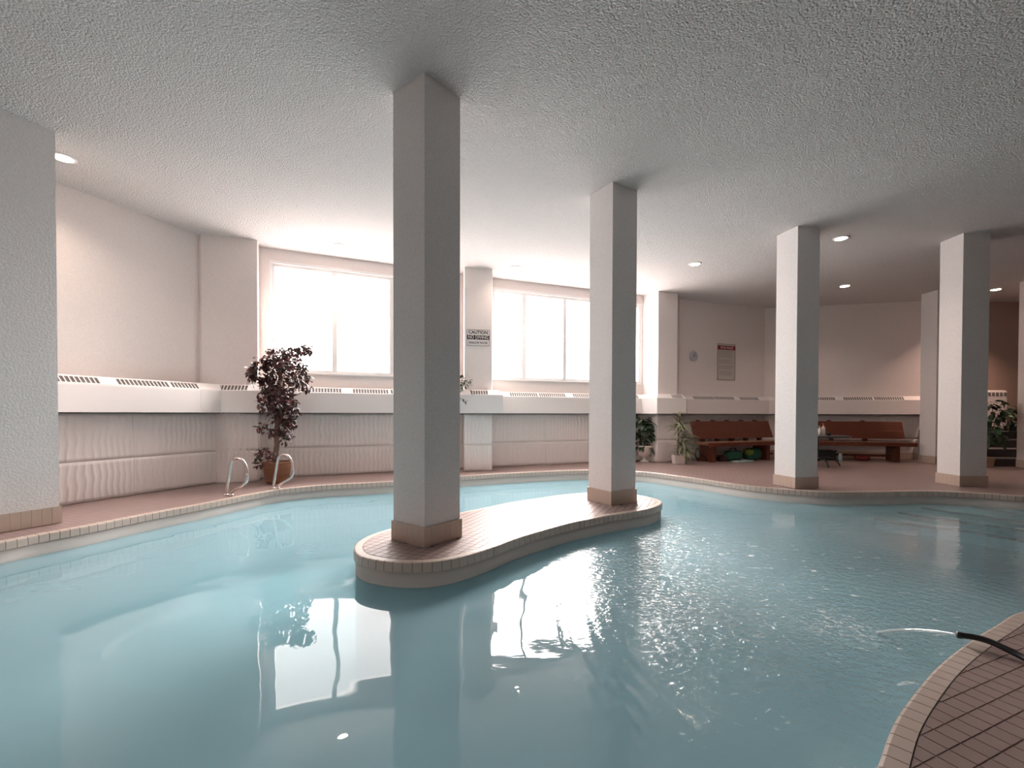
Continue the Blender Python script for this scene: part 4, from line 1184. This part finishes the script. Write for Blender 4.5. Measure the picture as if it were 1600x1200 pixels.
def leafy(pos, label, potmat, clumps, n, seed, mats, poth=0.2, potw=0.1, L=0.2):
    root = tag(empty('potted_plant', pos), label, 'plant')
    mb = MB(); sqpot(mb, pos, potw*0.85, potw, poth); pot_ = mb.build('pot', M[potmat], root)
    mb = MB(); mb.box((pos.x-potw*.8, pos.y-potw*.8, pos.z+poth-.06), (pos.x+potw*.8, pos.y+potw*.8, pos.z+poth-.04)); mb.build('soil', M['soil'], pot_)
    r = random.Random(seed); ms = [shared_leaf('leaf', L, L*.5, .4, m) for m in mats]
    mb = MB()
    for (cx, cy, rx, ry) in clumps:
        e = atY(cx, cy, pos.y); mb.tube([pos+Vector((0,0,poth-.05)), (pos+e)/2+Vector((0,0,.15)), e], [0.012, .009, .005], 5)
    mb.build('stems', M['leaf_m'], root)['kind'] = 'stuff'
    scatter_leaves(root, ms, clumps, n, pos.y, r, el=(-1.1, .5))
leafy(Vector((10.33, 9.98, 0.0)), 'dark and mid green leafy plant in a tan pot at the foot of the stairs', 'potc',
      [(1553,630,9,7),(1560,645,10,8),(1551,655,7,9),(1572,640,6,5),(1549,668,8,8),(1553,680,8,9),(1548,690,8,6)], 90, 4, ['leaf_g', 'leaf_m', 'leaf_g'], poth=0.22, potw=0.12, L=0.19)
leafy(Vector((11.95, 10.95, 0.76)), 'small dark plant on the stair landing at the right', 'black',
      [(1583,640,6,6),(1578,650,6,8),(1583,660,7,6)], 40, 8, ['leaf_g'], poth=0.12, potw=0.08, L=0.15)

# ------------------------------------------------------------------ hose and jet
q = [at(1700, 1085, 0.02), at(1650, 1056, 0.02), at(1600, 1028, 0.022), at(1570, 1013, 0.03), at(1545, 1002, 0.036), at(1522, 995.5, 0.038), at(1500, 992.5, 0.036)]
hs = tag(empty('garden_hose', q[2]), 'black hose lying over the near pool edge, spouting water', 'hose')
def open_spline(q, per=6):
    out = []
    for i in range(len(q)-1):
        p0, p1, p2, p3 = q[max(i-1,0)], q[i], q[i+1], q[min(i+2,len(q)-1)]
        for k in range(per):
            t = k/per; out.append(0.5*((2*p1)+(p2-p0)*t+(2*p0-5*p1+4*p2-p3)*t*t+(3*p1-p0-3*p2+p3)*t**3))
    return out+[q[-1]]
mb = MB(); mb.tube(open_spline(q), 0.0145, 12); mb.build('tube', M['black'], hs, smooth=True)
e = q[-1]; d = (q[-1]-q[-2]).normalized()
mb = MB(); mb.tube([e-d*0.01, e+d*0.012], [0.0165, 0.0165], 12); mb.build('nozzle', M['black'], hs, smooth=True)
j = []
end = IMPACT
for k in range(15):
    t = k/14; p = e.lerp(end, t); p.z = e.z + (end.z-e.z)*t + 0.09*t*(1-t); j.append(p)
mb = MB(); mb.tube(j, [0.005+0.005*k/14+0.0015*math.sin(k*2.3) for k in range(15)], 8)
jt = mb.build('water_jet', M['jet'], smooth=True); tag(jt, 'thin arc of water falling from the hose into the pool', 'water', kind='stuff')
